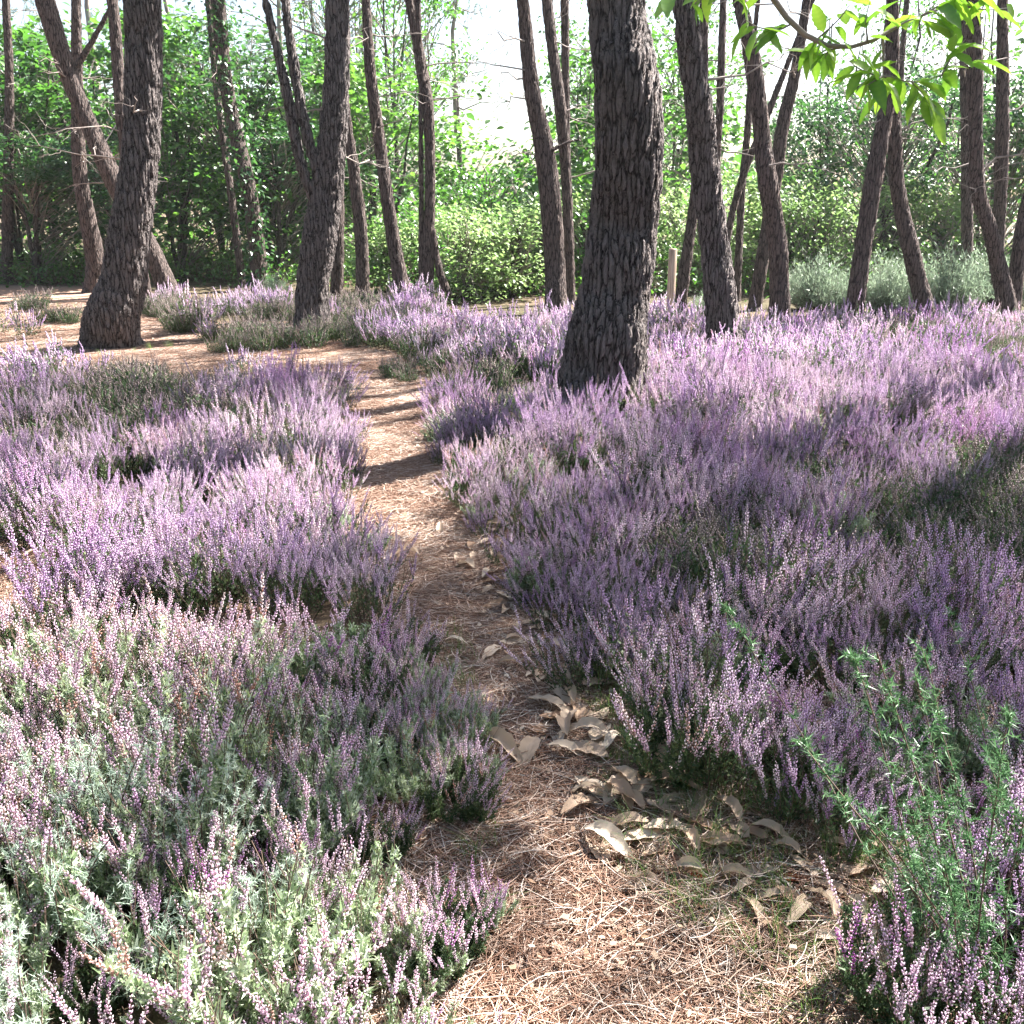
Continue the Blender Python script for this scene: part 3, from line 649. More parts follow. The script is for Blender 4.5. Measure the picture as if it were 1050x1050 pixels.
PINES = [
 ('thick grey pine trunk at the left, flared at its foot on the sandy ground', 10.3,
  [(144,0,38),(144,36,38),(143,145,38),(137,217,40),(128,290,47),(119,325,56),(115,350,60)], [], M_BARK, 1.0, 5),
 ('pine behind the thick left trunk, leaning steeply up to the left', 15.6,
  [(47,0,20),(69,72,19),(83,108,18),(99,145,19),(115,181,20),(137,225,20),(156,260,20),(172,296,22)], [[(110,14,5),(96,40,6),(79,68,8)]], M_BARK2, .7, 8),
 ('thin dark pine curving upright behind the steeply leaning left pine', 16.6,
  [(77,0,10),(79,108,13),(82,180,15),(90,224,17),(97,272,20),(96,296,21)], [], M_BARK2, .6, 4),
 ('slim pine rising close behind the thick left trunk', 14.6, [(115,0,12),(119,54,13),(123,110,12),(134,200,11),(150,298,10)], [], M_BARK2, .6, 5),
 ('dark pine overgrown with ivy between the two thick left trunks', 17, [(222,0,15),(228,72,15),(239,127,15),(253,181,16),(262,235,17),(268,300,19)], [], M_BARK2, .6, 3),
 ('slender stem beside the ivy covered pine', 17.4, [(214,0,6),(222,90,7),(237,200,8),(250,300,9)], [], M_BARK2, .5, 3),
 ('thick pine with two side stems and sunlit edge, left of where the path ends', 11.8,
  [(344,0,26),(343,100,28),(333,200,34),(326,250,36),(320,290,34),(320,322,36)],
  [[(272,0,9),(285,54,10),(297,108,12),(307,163,12),(322,205,11)], [(292,0,10),(302,72,11),(312,127,12),(326,178,12)]], M_BARK, .95, 6),
 ('narrow dark pine curving out from behind the thick pine left of the path', 15, [(350,60,9),(357,133,10),(365,190,13),(371,248,14),(372,303,15)], [], M_BARK2, .6, 3),
 ('straight dark pine half hidden behind the thick pine left of the path', 15.2, [(347,40,10),(346,160,12),(346,230,14),(345,303,14)], [], M_BARK2, .6, 2),
 ('slim pine leaning up to the left, straight beyond the end of the path', 13.6, [(375,0,9.5),(380,76,12),(390,152,13),(401,229,14),(413,300,17)], [], M_BARK2, .7, 7),
 ('forked bent pine with several stems beyond the path, left of the sky gap', 14.4,
  [(419,0,10),(433,76,13),(438,107,13),(441,171,11),(440,229,12),(438,303,14)], [[(444,235,6),(450,275,8),(460,303,10)], [(431,100,5),(432,200,6),(432,303,7)], [(426,0,5),(430,40,5),(434,84,6)]], M_BARK2, .6, 9),
 ('reddish pine with a broken white branch stub, right of the sky gap', 13.2,
  [(536,0,13),(540,38,15),(546,95,17),(558,152,21),(565,210,22),(569,267,22),(570,304,23)], [[(594,143,1.5),(582,146,3),(566,154,5)]], M_BARK2, .8, 9),
 ('thin dark pine bending behind the reddish pine with the white stub', 14.6, [(561,0,12),(567,54,12),(575,114,13),(580,171,12),(583,230,11),(585,303,11)], [], M_BARK2, .6, 7),
 ('straight thin pine behind the bending one, close to the big dark trunk', 15, [(579,0,9.5),(580,90,9),(581,180,9),(582,303,10)], [], M_BARK2, .6, 4),
 ('largest pine trunk of all, dark and deeply furrowed, rising from heather near the middle', 6.55,
  [(634,0,61),(637,38,64),(641,76,68),(644,114,70),(645,152,70),(643.5,190,71),(640.5,228,73),(636,267,74),(630,305,76),(624,343,83),(620,381,90)], [], M_BARK, 1.3, 0),
 ('thick furrowed pine leaning left, just right of the wooden post', 9.3,
  [(697,0,25),(702,40,26),(707,72,27),(714,109,29),(719,145,30),(723,181,31),(728,217,30),(733,255,31),(737,290,33),(741,326,36)], [], M_BARK, 1.0, 5),
 ('dark pine directly behind the wooden post', 13.6, [(721,0,9),(721,95,9),(712,200,11),(701,280,13),(697,312,14)], [], M_BARK2, .6, 5),
 ('thin straight pine showing above the leaning furrowed pine', 14.4, [(741,0,8),(738,100,9),(735,170,8),(738,240,8),(742,306,9)], [], M_BARK2, .5, 5),
 ('reddish pine with knotty bends under the chestnut branch', 11.5, [(754,0,14),(762,36,16),(770,72,18),(775,110,17),(779,145,18),(783,181,20),(790,217,20),(796,253,20),(798,290,20),(798,318,22)], [], M_BARK2, .85, 6),
 ('dark pine leaning up to the right behind the knotty reddish pine', 13.8, [(828,0,9),(817,70,12),(803,130,14),(797,180,14),(787,240,14),(775,314,15)], [], M_BARK2, .7, 3),
 ('thin tilted stem crossing behind the knotty reddish pine', 14.8, [(812,55,6),(786,120,8),(763,180,8),(748,235,8),(742,300,9)], [], M_BARK2, .5, 2),
 ('slim brown stem left of the knotty reddish pine', 15, [(772,60,6),(768,130,8),(762,190,8),(756,296,9)], [], M_BARK2, .5, 2),
 ('pine leaning up to the right, crossing its neighbour like a scissor', 11.6, [(913,0,13),(914,40,14),(913,72,15),(909,100,16),(904,127,16),(894,181,18),(882,253,18),(874,318,20)], [], M_BARK2, .85, 3),
 ('pine leaning up to the left, the right one of the crossing pair', 11.95, [(917,0,12),(917,60,13),(919,110,14),(921,145,15),(923,181,15),(928,217,16),(935,253,18),(943,290,18),(950,320,20)], [], M_BARK2, .85, 4),
 ('curved pine that meets the outermost right trunk at its foot', 11.9, [(994,0,15),(996,72,16),(996,145,14),(1000,199,15),(1012,235,15),(1023,271,17),(1033,318,20)], [], M_BARK2, .85, 5),
 ('dark straight pine half hidden behind the curved pine at the right', 15, [(988,0,10),(990,90,11),(991,180,12),(990,296,13)], [], M_BARK2, .6, 3),
 ('straight upright pine standing near the right edge between two curved ones', 13.4, [(1026,0,11),(1025,72,13),(1023,145,14),(1023,217,13),(1021,271,13),(1019,312,13)], [], M_BARK2, .7, 4),
 ('rightmost pine, curving out of the picture at the right edge', 12.2, [(1056,0,16),(1058,100,16),(1057,180,15),(1050,215,15),(1041,260,15),(1036,318,16)], [], M_BARK2, .85, 3),
 ('thin dark trunk seen between the legs of the crossing pair', 17.5, [(920,120,7),(917,235,8),(915,298,9)], [], M_BARK2, .5, 1),
 ('dark trunk at the far left edge in front of the leafy trees', 18.5, [(11,80,9),(9,200,11),(8,294,13)], [], M_BARK2, .5, 3),
]
for i, (lab, Y, pts, limbs, mt, res, nb) in enumerate(PINES):
    pine(lab, Y, pts, limbs, mt, res, branches=nb, ivy='ivy' in lab and 'slender' not in lab, top=random.uniform(8, 10.5))
# pines beside the clearing, out of the picture, that shade the near ground
for q_, (x, y, tp, sc_) in enumerate([(6.15, 8.35, 6.6, 1.0), (5.2, 8.5, 6.2, .8), (7.5, 8.3, 6.6, .8), (7.4, 6.6, 6.4, .6)]):
    d = [at(0, 0, y)]; s = y * CP
    def pxp(X, Z):
        v = np.array([X, y, Z - CH]); cz = v[1] * CP - v[2] * SP; cyy = v[1] * SP + v[2] * CP
        return (PC + F * v[0] / cz, PC - F * cyy / cz, .26 * F / cz)
    pine(['dense crowned pine at the clearing edge, out of the picture to the right','dense crowned pine farthest from the viewpoint beside the clearing','second dense crowned pine from the clearing edge at the right','dense crowned pine nearest the viewpoint, outside the clearing at the right'][q_], y, [pxp(x + .25, 4.2), pxp(x + .1, 2), pxp(x, .1)], [], M_BARK2, .5, top=tp, branches=3, crown=sc_, group='pines beside the clearing')
heath()

# ------------------------------------------------------------------ leafy trees and shrubs behind
LT5, LF5 = leaf_template(3)
CR = {
 'mid': [crown_mesh(900 + k, 1.9, 5.2, .6, 110, 34, .17, M_LEAFA) for k in range(3)],
 'dark': [crown_mesh(920 + k, 1.9, 5.0, .5, 120, 38, .13, M_LEAFB) for k in range(2)],
 'loose': [crown_mesh(940 + k, 1.8, 6.0, 1.4, 70, 30, .12, M_LEAFA, clr=.5) for k in range(2)],
 'oak': [crown_mesh(950 + k, 2.0, 3.6, .9, 130, 40, .10, M_LEAFB, clr=.36) for k in range(2)],
 'pale': [crown_mesh(960 + k, 1.0, 1.5, .15, 70, 34, .085, M_LEAFC, clr=.3) for k in range(3)],
 'bush': [crown_mesh(970 + k, 1.2, 1.7, .15, 80, 34, .10, M_LEAFA, clr=.3) for k in range(2)],
}
def leafy_trunk(seed, H=5.0):
    global rng; rng = np.random.default_rng(seed); b = MB()
    for k in range(4):
        a = rng.random() * 6.283; ln = rng.uniform(.1, .45); z = np.linspace(-.1, H, 8)
        P = np.stack([math.cos(a) * ln * z * .4 + np.cumsum(rng.normal(0, .06, 8)), math.sin(a) * ln * z * .4 + np.cumsum(rng.normal(0, .06, 8)), z], 1); P[0, :2] *= .2
        b.tube(P, np.linspace(.07, .015, 8) * rng.uniform(.6, 1.1), 7, 0)
    return b.mesh('trunk', [M_WOOD], True)
LTR = [leafy_trunk(980 + k) for k in range(3)]; STR = [leafy_trunk(990 + k, 1.3) for k in range(2)]
rng = np.random.default_rng(31)
def leafy_tree(name, label, cat, px, Y, kind, s=1.0, sz=None, group=None):
    x, y = gpt(px, gy(Y)); z = float(height(x, y)); t = thing(name, label, cat, (x, y, z), group)
    t.rotation_euler[2] = rng.random() * 6.283; t.scale = (s, s, sz or s)
    small = kind in ('pale', 'bush')
    link('stems' if small else 'trunk', (STR if small else LTR)[rng.integers(2 if small else 3)], t)
    link('crown', CR[kind][rng.integers(len(CR[kind]))], t); return t
G1 = 'leafy trees in the thicket behind the left pines'
for (px, Y, kd, s, sz), lab in zip([(-60,19,'dark',1,1), (25,20,'mid',1,.95), (110,21.5,'mid',1.05,1), (60,24,'dark',1.1,1.1), (185,19.8,'mid',1,.95), (262,21,'dark',1.05,1), (230,24,'mid',1.1,1.1), (325,20.5,'mid',1,.9),
                         (150,18.6,'dark',.75,.6), (290,18.8,'dark',.8,.6), (40,18.4,'dark',.75,.55), (385,21,'mid',.95,.85), (-140,21,'mid',1.1,1.1), (350,25,'dark',1,.9)],
        ['dark leafy tree cut by the left edge, left of the far left trunk', 'mid green leafy tree behind the dark trunk at the far left edge', 'mid green leafy tree right behind the thick flared left trunk', 'tall dark leafy tree at the back behind the thin upright left pine', 'sunlit mid green tree between the flared trunk and the ivy covered pine', 'dark leafy tree directly behind the ivy covered pine', 'tall mid green tree rising at the back above the ivy covered pine', 'mid green tree directly behind the thick pine with two side stems', 'low dark leafy sapling at the foot of the slim pine behind the flared trunk', 'low dark leafy sapling between the ivy covered pine and the thick pine with side stems', 'low dark leafy sapling behind the thin upright left pine', 'mid green tree behind the slim pine that leans beyond the path end', 'mid green tree outside the left edge of the thicket', 'dark leafy tree at the back right of the thick pine with side stems']):
    leafy_tree('leafy_tree', lab, 'leafy tree', px, Y, kd, s, sz * .81, G1)
G2 = 'loose sunny trees beyond the end of the path'
for (px, Y, kd, s, sz), lab in zip([(345,26,'loose',1,1.25), (405,24,'loose',1,1.15), (440,28,'loose',1,1.15), (375,29,'loose',1.1,1.3)],
        ['airy sunny tree seen just right of the top of the thick pine with side stems', 'airy sunny tree between the slim leaning pine and the forked bent pine', 'thin airy tree with its trunk standing alone at the left side of the sky gap', 'tallest airy sunny tree at the back behind the slim leaning pine']):
    leafy_tree('leafy_tree', lab, 'leafy tree', px, Y, kd, s, sz, G2)
G3 = 'green trees behind the big middle trunk'
for (px, Y, kd, s, sz), lab in zip([(600,22,'mid',.8,.75), (650,19,'mid',.9,.72), (690,24,'loose',.9,.95), (720,26,'loose',.8,.8), (610,27,'loose',.9,1.0)],
        ['bright green tree between the reddish pine and the biggest trunk', 'bright green tree mostly hidden behind the biggest trunk', 'loose green tree between the biggest trunk and the leaning furrowed pine', 'loose green tree behind the leaning furrowed pine', 'loose green tree at the back above the tree beside the biggest trunk']):
    leafy_tree('leafy_tree', lab, 'leafy tree', px, Y, kd, s, sz, G3)
G4 = 'bushes filling the foot of the sky gap'
for (px, Y, kd, s, sz), lab in zip([(455,19,'bush',1,.85), (500,22,'bush',1.3,1.15), (545,20,'bush',1.1,1), (480,15.5,'pale',.9,.75), (525,16,'pale',.95,.8), (560,17,'pale',.9,.9), (430,17,'bush',.9,.8), (400,16.5,'pale',.8,.7), (475,27,'bush',1.7,1.5), (610,17,'bush',.9,.9)],
        ['green bush just right of the forked bent pine', 'broad green bush in the middle of the sky gap', 'green bush touching the left side of the reddish pine', 'pale bush low in front of the green bush in the sky gap', 'pale round bush in the middle between the forked pine and the reddish pine', 'pale bush behind the foot of the reddish pine', 'green bush behind the foot of the forked bent pine', 'low pale bush between the slim leaning pine and the forked pine', 'large far bush at the back of the sky gap', 'green bush between the reddish pine and the biggest trunk']):
    leafy_tree('bush', lab, 'bush', px, Y, kd, s, sz, G4)
G5 = 'dark oaks at the right'
for lab, px, Y, kd, s, sz in [('dark bluish oak standing behind the crossing pair of pines', 905, 18.5, 'oak', 1, .95),
        ('dark small leaved oak between the leaning dark pine and the crossing pair', 842, 20, 'oak', .72, .9),
        ('green oak behind the pines at the right edge', 1010, 19.5, 'oak', 1, .95),
        ('leafy oak beyond the right edge pines with light gaps', 1090, 18.5, 'mid', .95, .85),
        ('tall thin oak rising behind the crossing pair under the overhanging branch', 890, 23, 'loose', .75, .95),
        ('tall loose oak at the upper right between the curved pines', 965, 24, 'loose', .85, .9)]:
    leafy_tree('oak_tree', lab, 'oak tree', px, Y, kd, s, sz, G5)
for px, Y, s, lab in [(800,17,1,'low pale bush just right of the knotty reddish pine'), (770,18.5,1.1,'low pale bush behind the knotty reddish pine'), (720,17,.9,'low pale bush behind the leaning furrowed pine'),
        (835,16.5,.9,'low pale bush above the feathery shrubs left of the crossing pair'), (660,17.5,1,'low pale bush between the biggest trunk and the post'),
        (885,17.5,1.0,'low pale bush behind the crossing pair'), (960,17.5,1.0,'low pale bush between the crossing pair and the curved right pine')]:
    leafy_tree('bush', lab, 'bush', px, Y, 'pale', s, s, 'low bushes behind the right pines')

for px, Y, s_, lab in [(-6.5, -4.5, 1.5, 'large dark leafy tree added to block sky light, behind the viewpoint to the left'), (-2.5, -6.5, 1.7, 'large dark leafy tree added to block sky light, right behind the viewpoint'), (2.2, -5.5, 1.6, 'large dark tree added to block sky light, behind the viewpoint, a little right'),
        (6.5, -4.0, 1.5, 'large dark leafy tree added to block sky light, behind the viewpoint, far right'), (-8.5, .5, 1.5, 'large dark tree added to block sky light, left of the clearing beside the viewpoint'), (-9.0, 5.2, 1.5, 'large dark leafy tree added to block sky light, left of the purple left bank'),
        (-11.5, 9.5, 1.5, 'large dark leafy tree added to block sky light, left of the sandy ground'), (.2, -9.5, 2.0, 'largest dark leafy tree added to block sky light, far behind the viewpoint')]:  # unseen trees added to cut the sky light on the trunk fronts
    t = thing('leafy_tree', lab, 'leafy tree', (px, Y, float(height(px, Y)) - .05), 'unseen trees added around the viewpoint to block sky light'); t.scale = (s_, s_, s_); t.rotation_euler[2] = px
    link('trunk', LTR[0], t); link('crown', CR['dark'][0], t)

def broom_mesh(seed, R=.55, H=.85, n=260):
    global rng; rng = np.random.default_rng(seed); b = MB()
    T = np.array([[-.10, 0, 0], [.10, 0, 0], [0, .03, 1.0]])
    for k in range(n):
        a = rng.random() * 6.283; q = rng.random() ** .6; u = np.linspace(0, 1, 6); h = H * rng.uniform(.5, 1.05) * (1 - .45 * q * q)
        r = R * q * (u ** 1.3); P = np.stack([math.cos(a) * r, math.sin(a) * r, h * u], 1) + np.cumsum(rng.normal(0, .012, (6, 3)), 0)
        b.tube(P, np.linspace(.003, .001, 6), 3, 1)
        m = 26; t = rng.uniform(.35, 1, m); C = np.stack([np.interp(t, u, P[:, j]) for j in range(3)], 1) + rng.normal(0, .02, (m, 3))
        b.scatter(T, np.array([[0, 1, 2]]), C, frames(rng.normal(0, .5, (m, 3)) + [0, 0, 1]), rng.uniform(.03, .08, m), 0)
    return b.mesh('sprays', [M_BROOM, M_STEM])
BRM = [broom_mesh(1000 + k) for k in range(3)]; rng = np.random.default_rng(32)
for px, Y, s, lab in [(838,13.0,.95,'grey green feathery shrub between the knotty pine and the crossing pair'), (862,12.6,.7,'small feathery shrub touching the left leg of the crossing pair'),
                      (905,12.6,1.0,'feathery shrub framed by the legs of the crossing pair'), (922,13.6,.9,'feathery shrub behind the crossing pair'), (970,12.8,1.05,'broad feathery shrub right of the crossing pair'),
                      (1000,13.6,.95,'feathery shrub in front of the straight upright pine'), (820,14,.7,'low feathery shrub right of the knotty reddish pine'),
                      (725,12.6,.45,'small feathery shrub between the post and the leaning furrowed pine'), (282,14.6,.5,'small fresh green shrub left of the thick pine with side stems'),
                      (1065,12.9,1.0,'feathery shrub beyond the rightmost pine')]:
    x, y = gpt(px, gy(Y)); o = link('broom_shrub', BRM[rng.integers(3)], None, (x, y, float(height(x, y))), label=lab, category='shrub', group='grey green shrubs behind the heather')
    o.rotation_euler[2] = rng.random() * 6.28; o.scale = (s * 1.1, s * 1.1, s)

def far_woods():
    """the wood closing the view far behind, one mass of leaves"""
    global rng; rng = np.random.default_rng(41); b = MB()
    for k in range(520):
        a = rng.uniform(-.75, .75); Y = rng.uniform(31, 46); x = Y * math.tan(a); px = PC + F * x / (Y * CP)
        hmax = np.interp(px, [-200, 300, 400, 470, 560, 620, 700, 760, 860, 950, 1200], [5, 4.8, 4.2, 2.3, 2.3, 4, 4.5, 2.6, 3.0, 4.6, 6])
        n = 30; z = rng.random() ** .8 * hmax; C = np.array([x, Y, z]) + rng.normal(0, 1, (n, 3)) * [.8, .6, .5]; C[:, 2] = np.abs(C[:, 2]); leaves(b, C, .42, 0)
    link('far_woods', b.mesh('far_woods', [M_LEAFA]), label='hazy green wood closing the view far behind the pines', category='wood', kind='stuff')
far_woods()
def haze():
    me = bpy.data.meshes.new('haze'); x0, x1, y0, y1, z0, z1 = -75, 75, -30, 60, -4.0, 22
    V = [(x, y, z) for z in (z0, z1) for x, y in ((x0, y0), (x1, y0), (x1, y1), (x0, y1))]
    me.from_pydata(V, [], [(3, 2, 1, 0), (4, 5, 6, 7), (0, 1, 5, 4), (1, 2, 6, 5), (2, 3, 7, 6), (3, 0, 4, 7)])
    m = bpy.data.materials.new('haze_air'); m.use_nodes = True; nt = m.node_tree; nt.nodes.clear()
    o_ = nt.nodes.new('ShaderNodeOutputMaterial'); v = nt.nodes.new('ShaderNodeVolumePrincipled'); v.inputs['Color'].default_value = (.95, .97, 1, 1)
    v.inputs['Density'].default_value = .0005; v.inputs['Anisotropy'].default_value = .3; nt.links.new(v.outputs[0], o_.inputs['Volume']); me.materials.append(m)
    link('haze', me, label='thin bright air in the wood behind the pines', category='haze', kind='stuff')
haze()
for k, (px, Y, z, s, lab) in enumerate([(20,24,3.4,1.1,'feathery young pine above the thicket near the far left trunk'), (120,27,3.8,1.2,'feathery young pine high behind the flared left trunk'),
        (190,25,3.7,1.0,'feathery young pine between the flared trunk and the ivy covered pine'), (300,28,3.9,1.1,'feathery young pine behind the side stems of the thick pine'),
        (365,24,3.3,1.0,'feathery young pine beside the top of the slim leaning pine'), (470,30,3.9,1.1,'feathery grey green young pine at the left of the sky gap'), (-60,22,3.2,1.1,'feathery young pine cut by the left edge')]):
    x, y = gpt(px, gy(Y)); t = thing('young_pine', lab, 'young pine', (x, y, float(height(x, y))), 'young pines above the thicket')
    b = MB(); b.tube([[0, 0, -.1], [.1, 0, z * .5], [0, .05, z + .6]], [.09, .08, .06], 8, 0); link('trunk', b.mesh('trunk', [M_WOOD], True), t)
    c = link('crown', CROWNS[k % 4], t, (0, 0, z)); c.scale = (s, s, s); c.rotation_euler[2] = k

# undergrowth of the wood floor behind the pines
def undergrowth():
    global rng; rng = np.random.default_rng(43); var = []
    for k in range(3):
        b = MB(); n = 90; C = np.stack([rng.normal(0, .3, n), rng.normal(0, .3, n), np.abs(rng.normal(.18, .14, n))], 1); leaves(b, C, .07, 0)
        for q in range(10): b.tube([[rng.normal(0, .1), rng.normal(0, .1), 0], [rng.normal(0, .3), rng.normal(0, .3), rng.uniform(.2, .5)]], [.004, .002], 3, 1)
        var.append(b.mesh('undergrowth_plant', [M_LEAFA, M_STEM]))
    x, y = grid_pts(-16, 16, 12.8, 26, .42); left = x < -1.5
    k = (np.abs(x) < .62 * y + 1) & (y > np.where(left, 17.6, 15.6)) & (rng.random(len(x)) < .8); x, y = x[k], y[k]; n = len(x)
    scatter_object('undergrowth', 'low green undergrowth on the floor of the wood', 'undergrowth', var, np.stack([x, y, height(x, y)], 1), rng.random(n) * 6.28, np.zeros(n), rng.uniform(.6, 1.3, n), rng.integers(0, 3, n))
undergrowth()

# ------------------------------------------------------------------ the chestnut reaching in at the upper right
def big_leaf(b, p, d, L, m=0, tone=.5):
    n = 12; u = np.linspace(0, 1, n + 2); wd = .19 * np.sin(np.pi * u ** .8) ** .8; wd[0] = wd[-1] = 0
    ser = np.where(np.arange(n + 2) % 2 == 0, 1.0, .88); d = np.asarray(d, float); d /= np.linalg.norm(d)
    up = np.array([rng.normal(0, .5), rng.normal(0, .5), 1.0]); s = np.cross(up, d); s /= np.linalg.norm(s); nn = np.cross(d, s)
    drp = rng.uniform(.05, .3); wave = rng.random() * 6
    mid = np.asarray(p) + d * (u * L)[:, None] - nn * (drp * L * u * u)[:, None]
    q = (np.sin(u * 14 + wave) * .012 * L)[:, None] * nn
    l = mid + s * (wd * ser * L)[:, None] + nn * (wd * .35 * L)[:, None] + q; r = mid - s * (wd * ser * L)[:, None] + nn * (wd * .35 * L)[:, None] - q
    V = np.concatenate([l, mid, r]); k = n + 2
    Fq = [[i, i + 1, k + i + 1, k + i] for i in range(n + 1)] + [[k + i, k + i + 1, 2 * k + i + 1, 2 * k + i] for i in range(n + 1)]
    tn = np.clip(tone + rng.normal(0, .2), 0, 1); b.add(V, Fq, m, np.concatenate([np.full(k, tn), np.full(k, min(1, tn + .4)), np.full(k, tn)]) + np.tile(np.where(np.arange(k) % 2, .1, -.05), 3))
def chestnut():
    global rng; rng = np.random.default_rng(51); Yb = 3.05
    root = np.array([4.3, 2.9, 0]); root[2] = float(height(root[0], root[1]))
    t = thing('chestnut_tree', 'chestnut tree whose leafy branch hangs into the top right corner', 'chestnut tree', tuple(root))
    b = MB(); z = np.array([-.1, .6, 1.5, 2.6, 3.6, 4.6]); P = np.stack([4.3 - .05 * z ** 1.4, 2.9 + .03 * z, z], 1) - root
    b.tube(spline(np.column_stack([P, np.linspace(.13, .05, 6)]), 30)[:, :3], np.linspace(.13, .05, 30), 14, 0); link('trunk', b.mesh('trunk', [M_WOOD], True), t)
    def wp(px, py, dy=0): return np.array(at(px, py, Yb + dy))
    main = np.array([[4.0, 2.95, 3.0], [3.2, 2.9, 3.35], [2.2, 2.85, 3.25], [1.35, 2.9, 2.80], wp(770, -55, -.1), wp(789, -8), wp(812, 24), wp(836, 42), wp(862, 49), wp(890, 44), wp(915, 30, .05), wp(945, 16, .1), wp(985, 2, .15)])
    S = spline(np.column_stack([main, np.concatenate([np.linspace(.034, .013, 4), np.linspace(.011, .003, 9)])]), 70)
    b = MB(); b.tube(S[:, :3] - root, S[:, 3] * .9, 9, 0); br = link('branch', b.mesh('branch', [M_TWIG], True), t)
    lb = MB(); tb = MB()
    def twig(pts, n, L=.12, r=.003):
        n = int(n * 1.45) + 1
        Q = spline(np.column_stack([np.array(pts), np.ones(len(pts))]), 14)[:, :3] - root; tb.tube(Q, np.linspace(r, r * .4, 14), 5, 0)
        for k in range(n):
            i = int(np.clip(13 * (k + .6) / n + rng.normal(0, .7), 1, 13)); d = (Q[i] - Q[i - 1]); d /= np.linalg.norm(d)
            sd_ = rng.normal(0, 1, 3) * [1.1, .8, .35]; big_leaf(lb, Q[i] + rng.normal(0, .004, 3), d * .5 + sd_ * .6 + [0, 0, -.05 - rng.random() * .6], L * rng.uniform(.6, 1.05), 0, rng.uniform(.1, .9))
    twig([wp(905, 37), wp(905, 80, .03), wp(898, 118, .05)], 2); 
    twig([wp(875, 92), wp(905, 78, 0), wp(935, 84, .05), wp(965, 78, .05), wp(1005, 60)], 11, .12)
    twig([wp(905, 78), wp(895, 84, -.05), wp(888, 88, -.05)], 2, .12)
    twig([wp(935, 84), wp(950, 100), wp(960, 110)], 5, .12); twig([wp(905, 80), wp(880, 70), wp(870, 62)], 5, .12); twig([wp(965, 78), wp(975, 60), wp(990, 40)], 5, .12)
    twig([wp(812, 24), wp(800, 30), wp(778, 28, -.05), wp(764, 20, -.08)], 5, .12)
    twig([wp(836, 42), wp(834, 50, .05), wp(842, 58, .05)], 5, .11)
    twig([wp(770, -55, -.1), wp(740, -30), wp(722, -4), wp(712, 4)], 4, .11); twig([wp(836, 42), wp(860, 20), wp(872, 4)], 4, .1)
    twig([wp(789, -8), wp(740, -14), wp(700, -10, .02), wp(685, -2)], 7, .12)
    twig([wp(862, 49), wp(850, 52), wp(846, 60)], 3, .08)
    twig([wp(915, 30), wp(935, 20), wp(955, 20, .05), wp(968, 30, .05)], 7, .12)
    twig([wp(945, 16), wp(975, 0), wp(1000, -6), wp(1012, -2)], 6, .12)
    twig([wp(985, 2), wp(1010, 10, .05), wp(1035, 8, .08)], 4, .11)
    twig([wp(890, 44), wp(888, 20), wp(892, 2)], 3, .09)
    for k in range(26):                                            # the rest of the branch and the crown, outside the picture
        p = np.array([rng.uniform(1.9, 4.8), 2.9 + rng.normal(0, .55), rng.uniform(3.0, 4.9)]); twig([p, p + rng.normal(0, .15, 3), p + rng.normal(0, .25, 3)], 9, .14)
    link('twigs', tb.mesh('twigs', [M_TWIG], True), t); link('leaves', lb.mesh('leaves', [M_CHEST]), t)
chestnut()

# ------------------------------------------------------------------ post
def post():
    Y = 11.2; x, y = gpt(686, gy(Y)); z = float(height(x, y)); top = at(686, 255, Y).z - z
    m, nt, b_, out = nodes('weathered_post_wood'); tc = N(nt, 'ShaderNodeTexCoord'); mp = N(nt, 'ShaderNodeMapping'); mp.inputs['Scale'].default_value = (60, 60, 5)
    nt.links.new(tc.outputs['Object'], mp.inputs[0]); nz = N(nt, 'ShaderNodeTexNoise', i_Scale=1.0, i_Detail=5); nt.links.new(mp.outputs[0], nz.inputs[0])
    nt.links.new(ramp(nt, nz.outputs['Fac'], [(.3, (.26, .18, .12)), (.7, (.50, .38, .27))]), b_.inputs['Base Color']); b_.inputs['Roughness'].default_value = .8
    w2 = .035; V = []; c = .006
    prof = [(-w2 + c, -w2), (w2 - c, -w2), (w2, -w2 + c), (w2, w2 - c), (w2 - c, w2), (-w2 + c, w2), (-w2, w2 - c), (-w2, -w2 + c)]
    for zz, s in ((-.1, 1), (top - .01, 1), (top, .88)): V += [(a * s, b * s, zz) for a, b in prof]
    F4 = [[r * 8 + i, r * 8 + (i + 1) % 8, r * 8 + 8 + (i + 1) % 8, r * 8 + 8 + i] for r in range(2) for i in range(8)]
    me = mesh_np('wooden_post', np.array(V), [(np.array(F4), 0), (np.array([[16 + i for i in range(8)]]), 0)], [m])
    o = link('wooden_post', me, None, (x, y, z), label='pale square wooden post standing at the edge of the heather beside the biggest trunk', category='post'); o.rotation_euler[2] = .5
post()

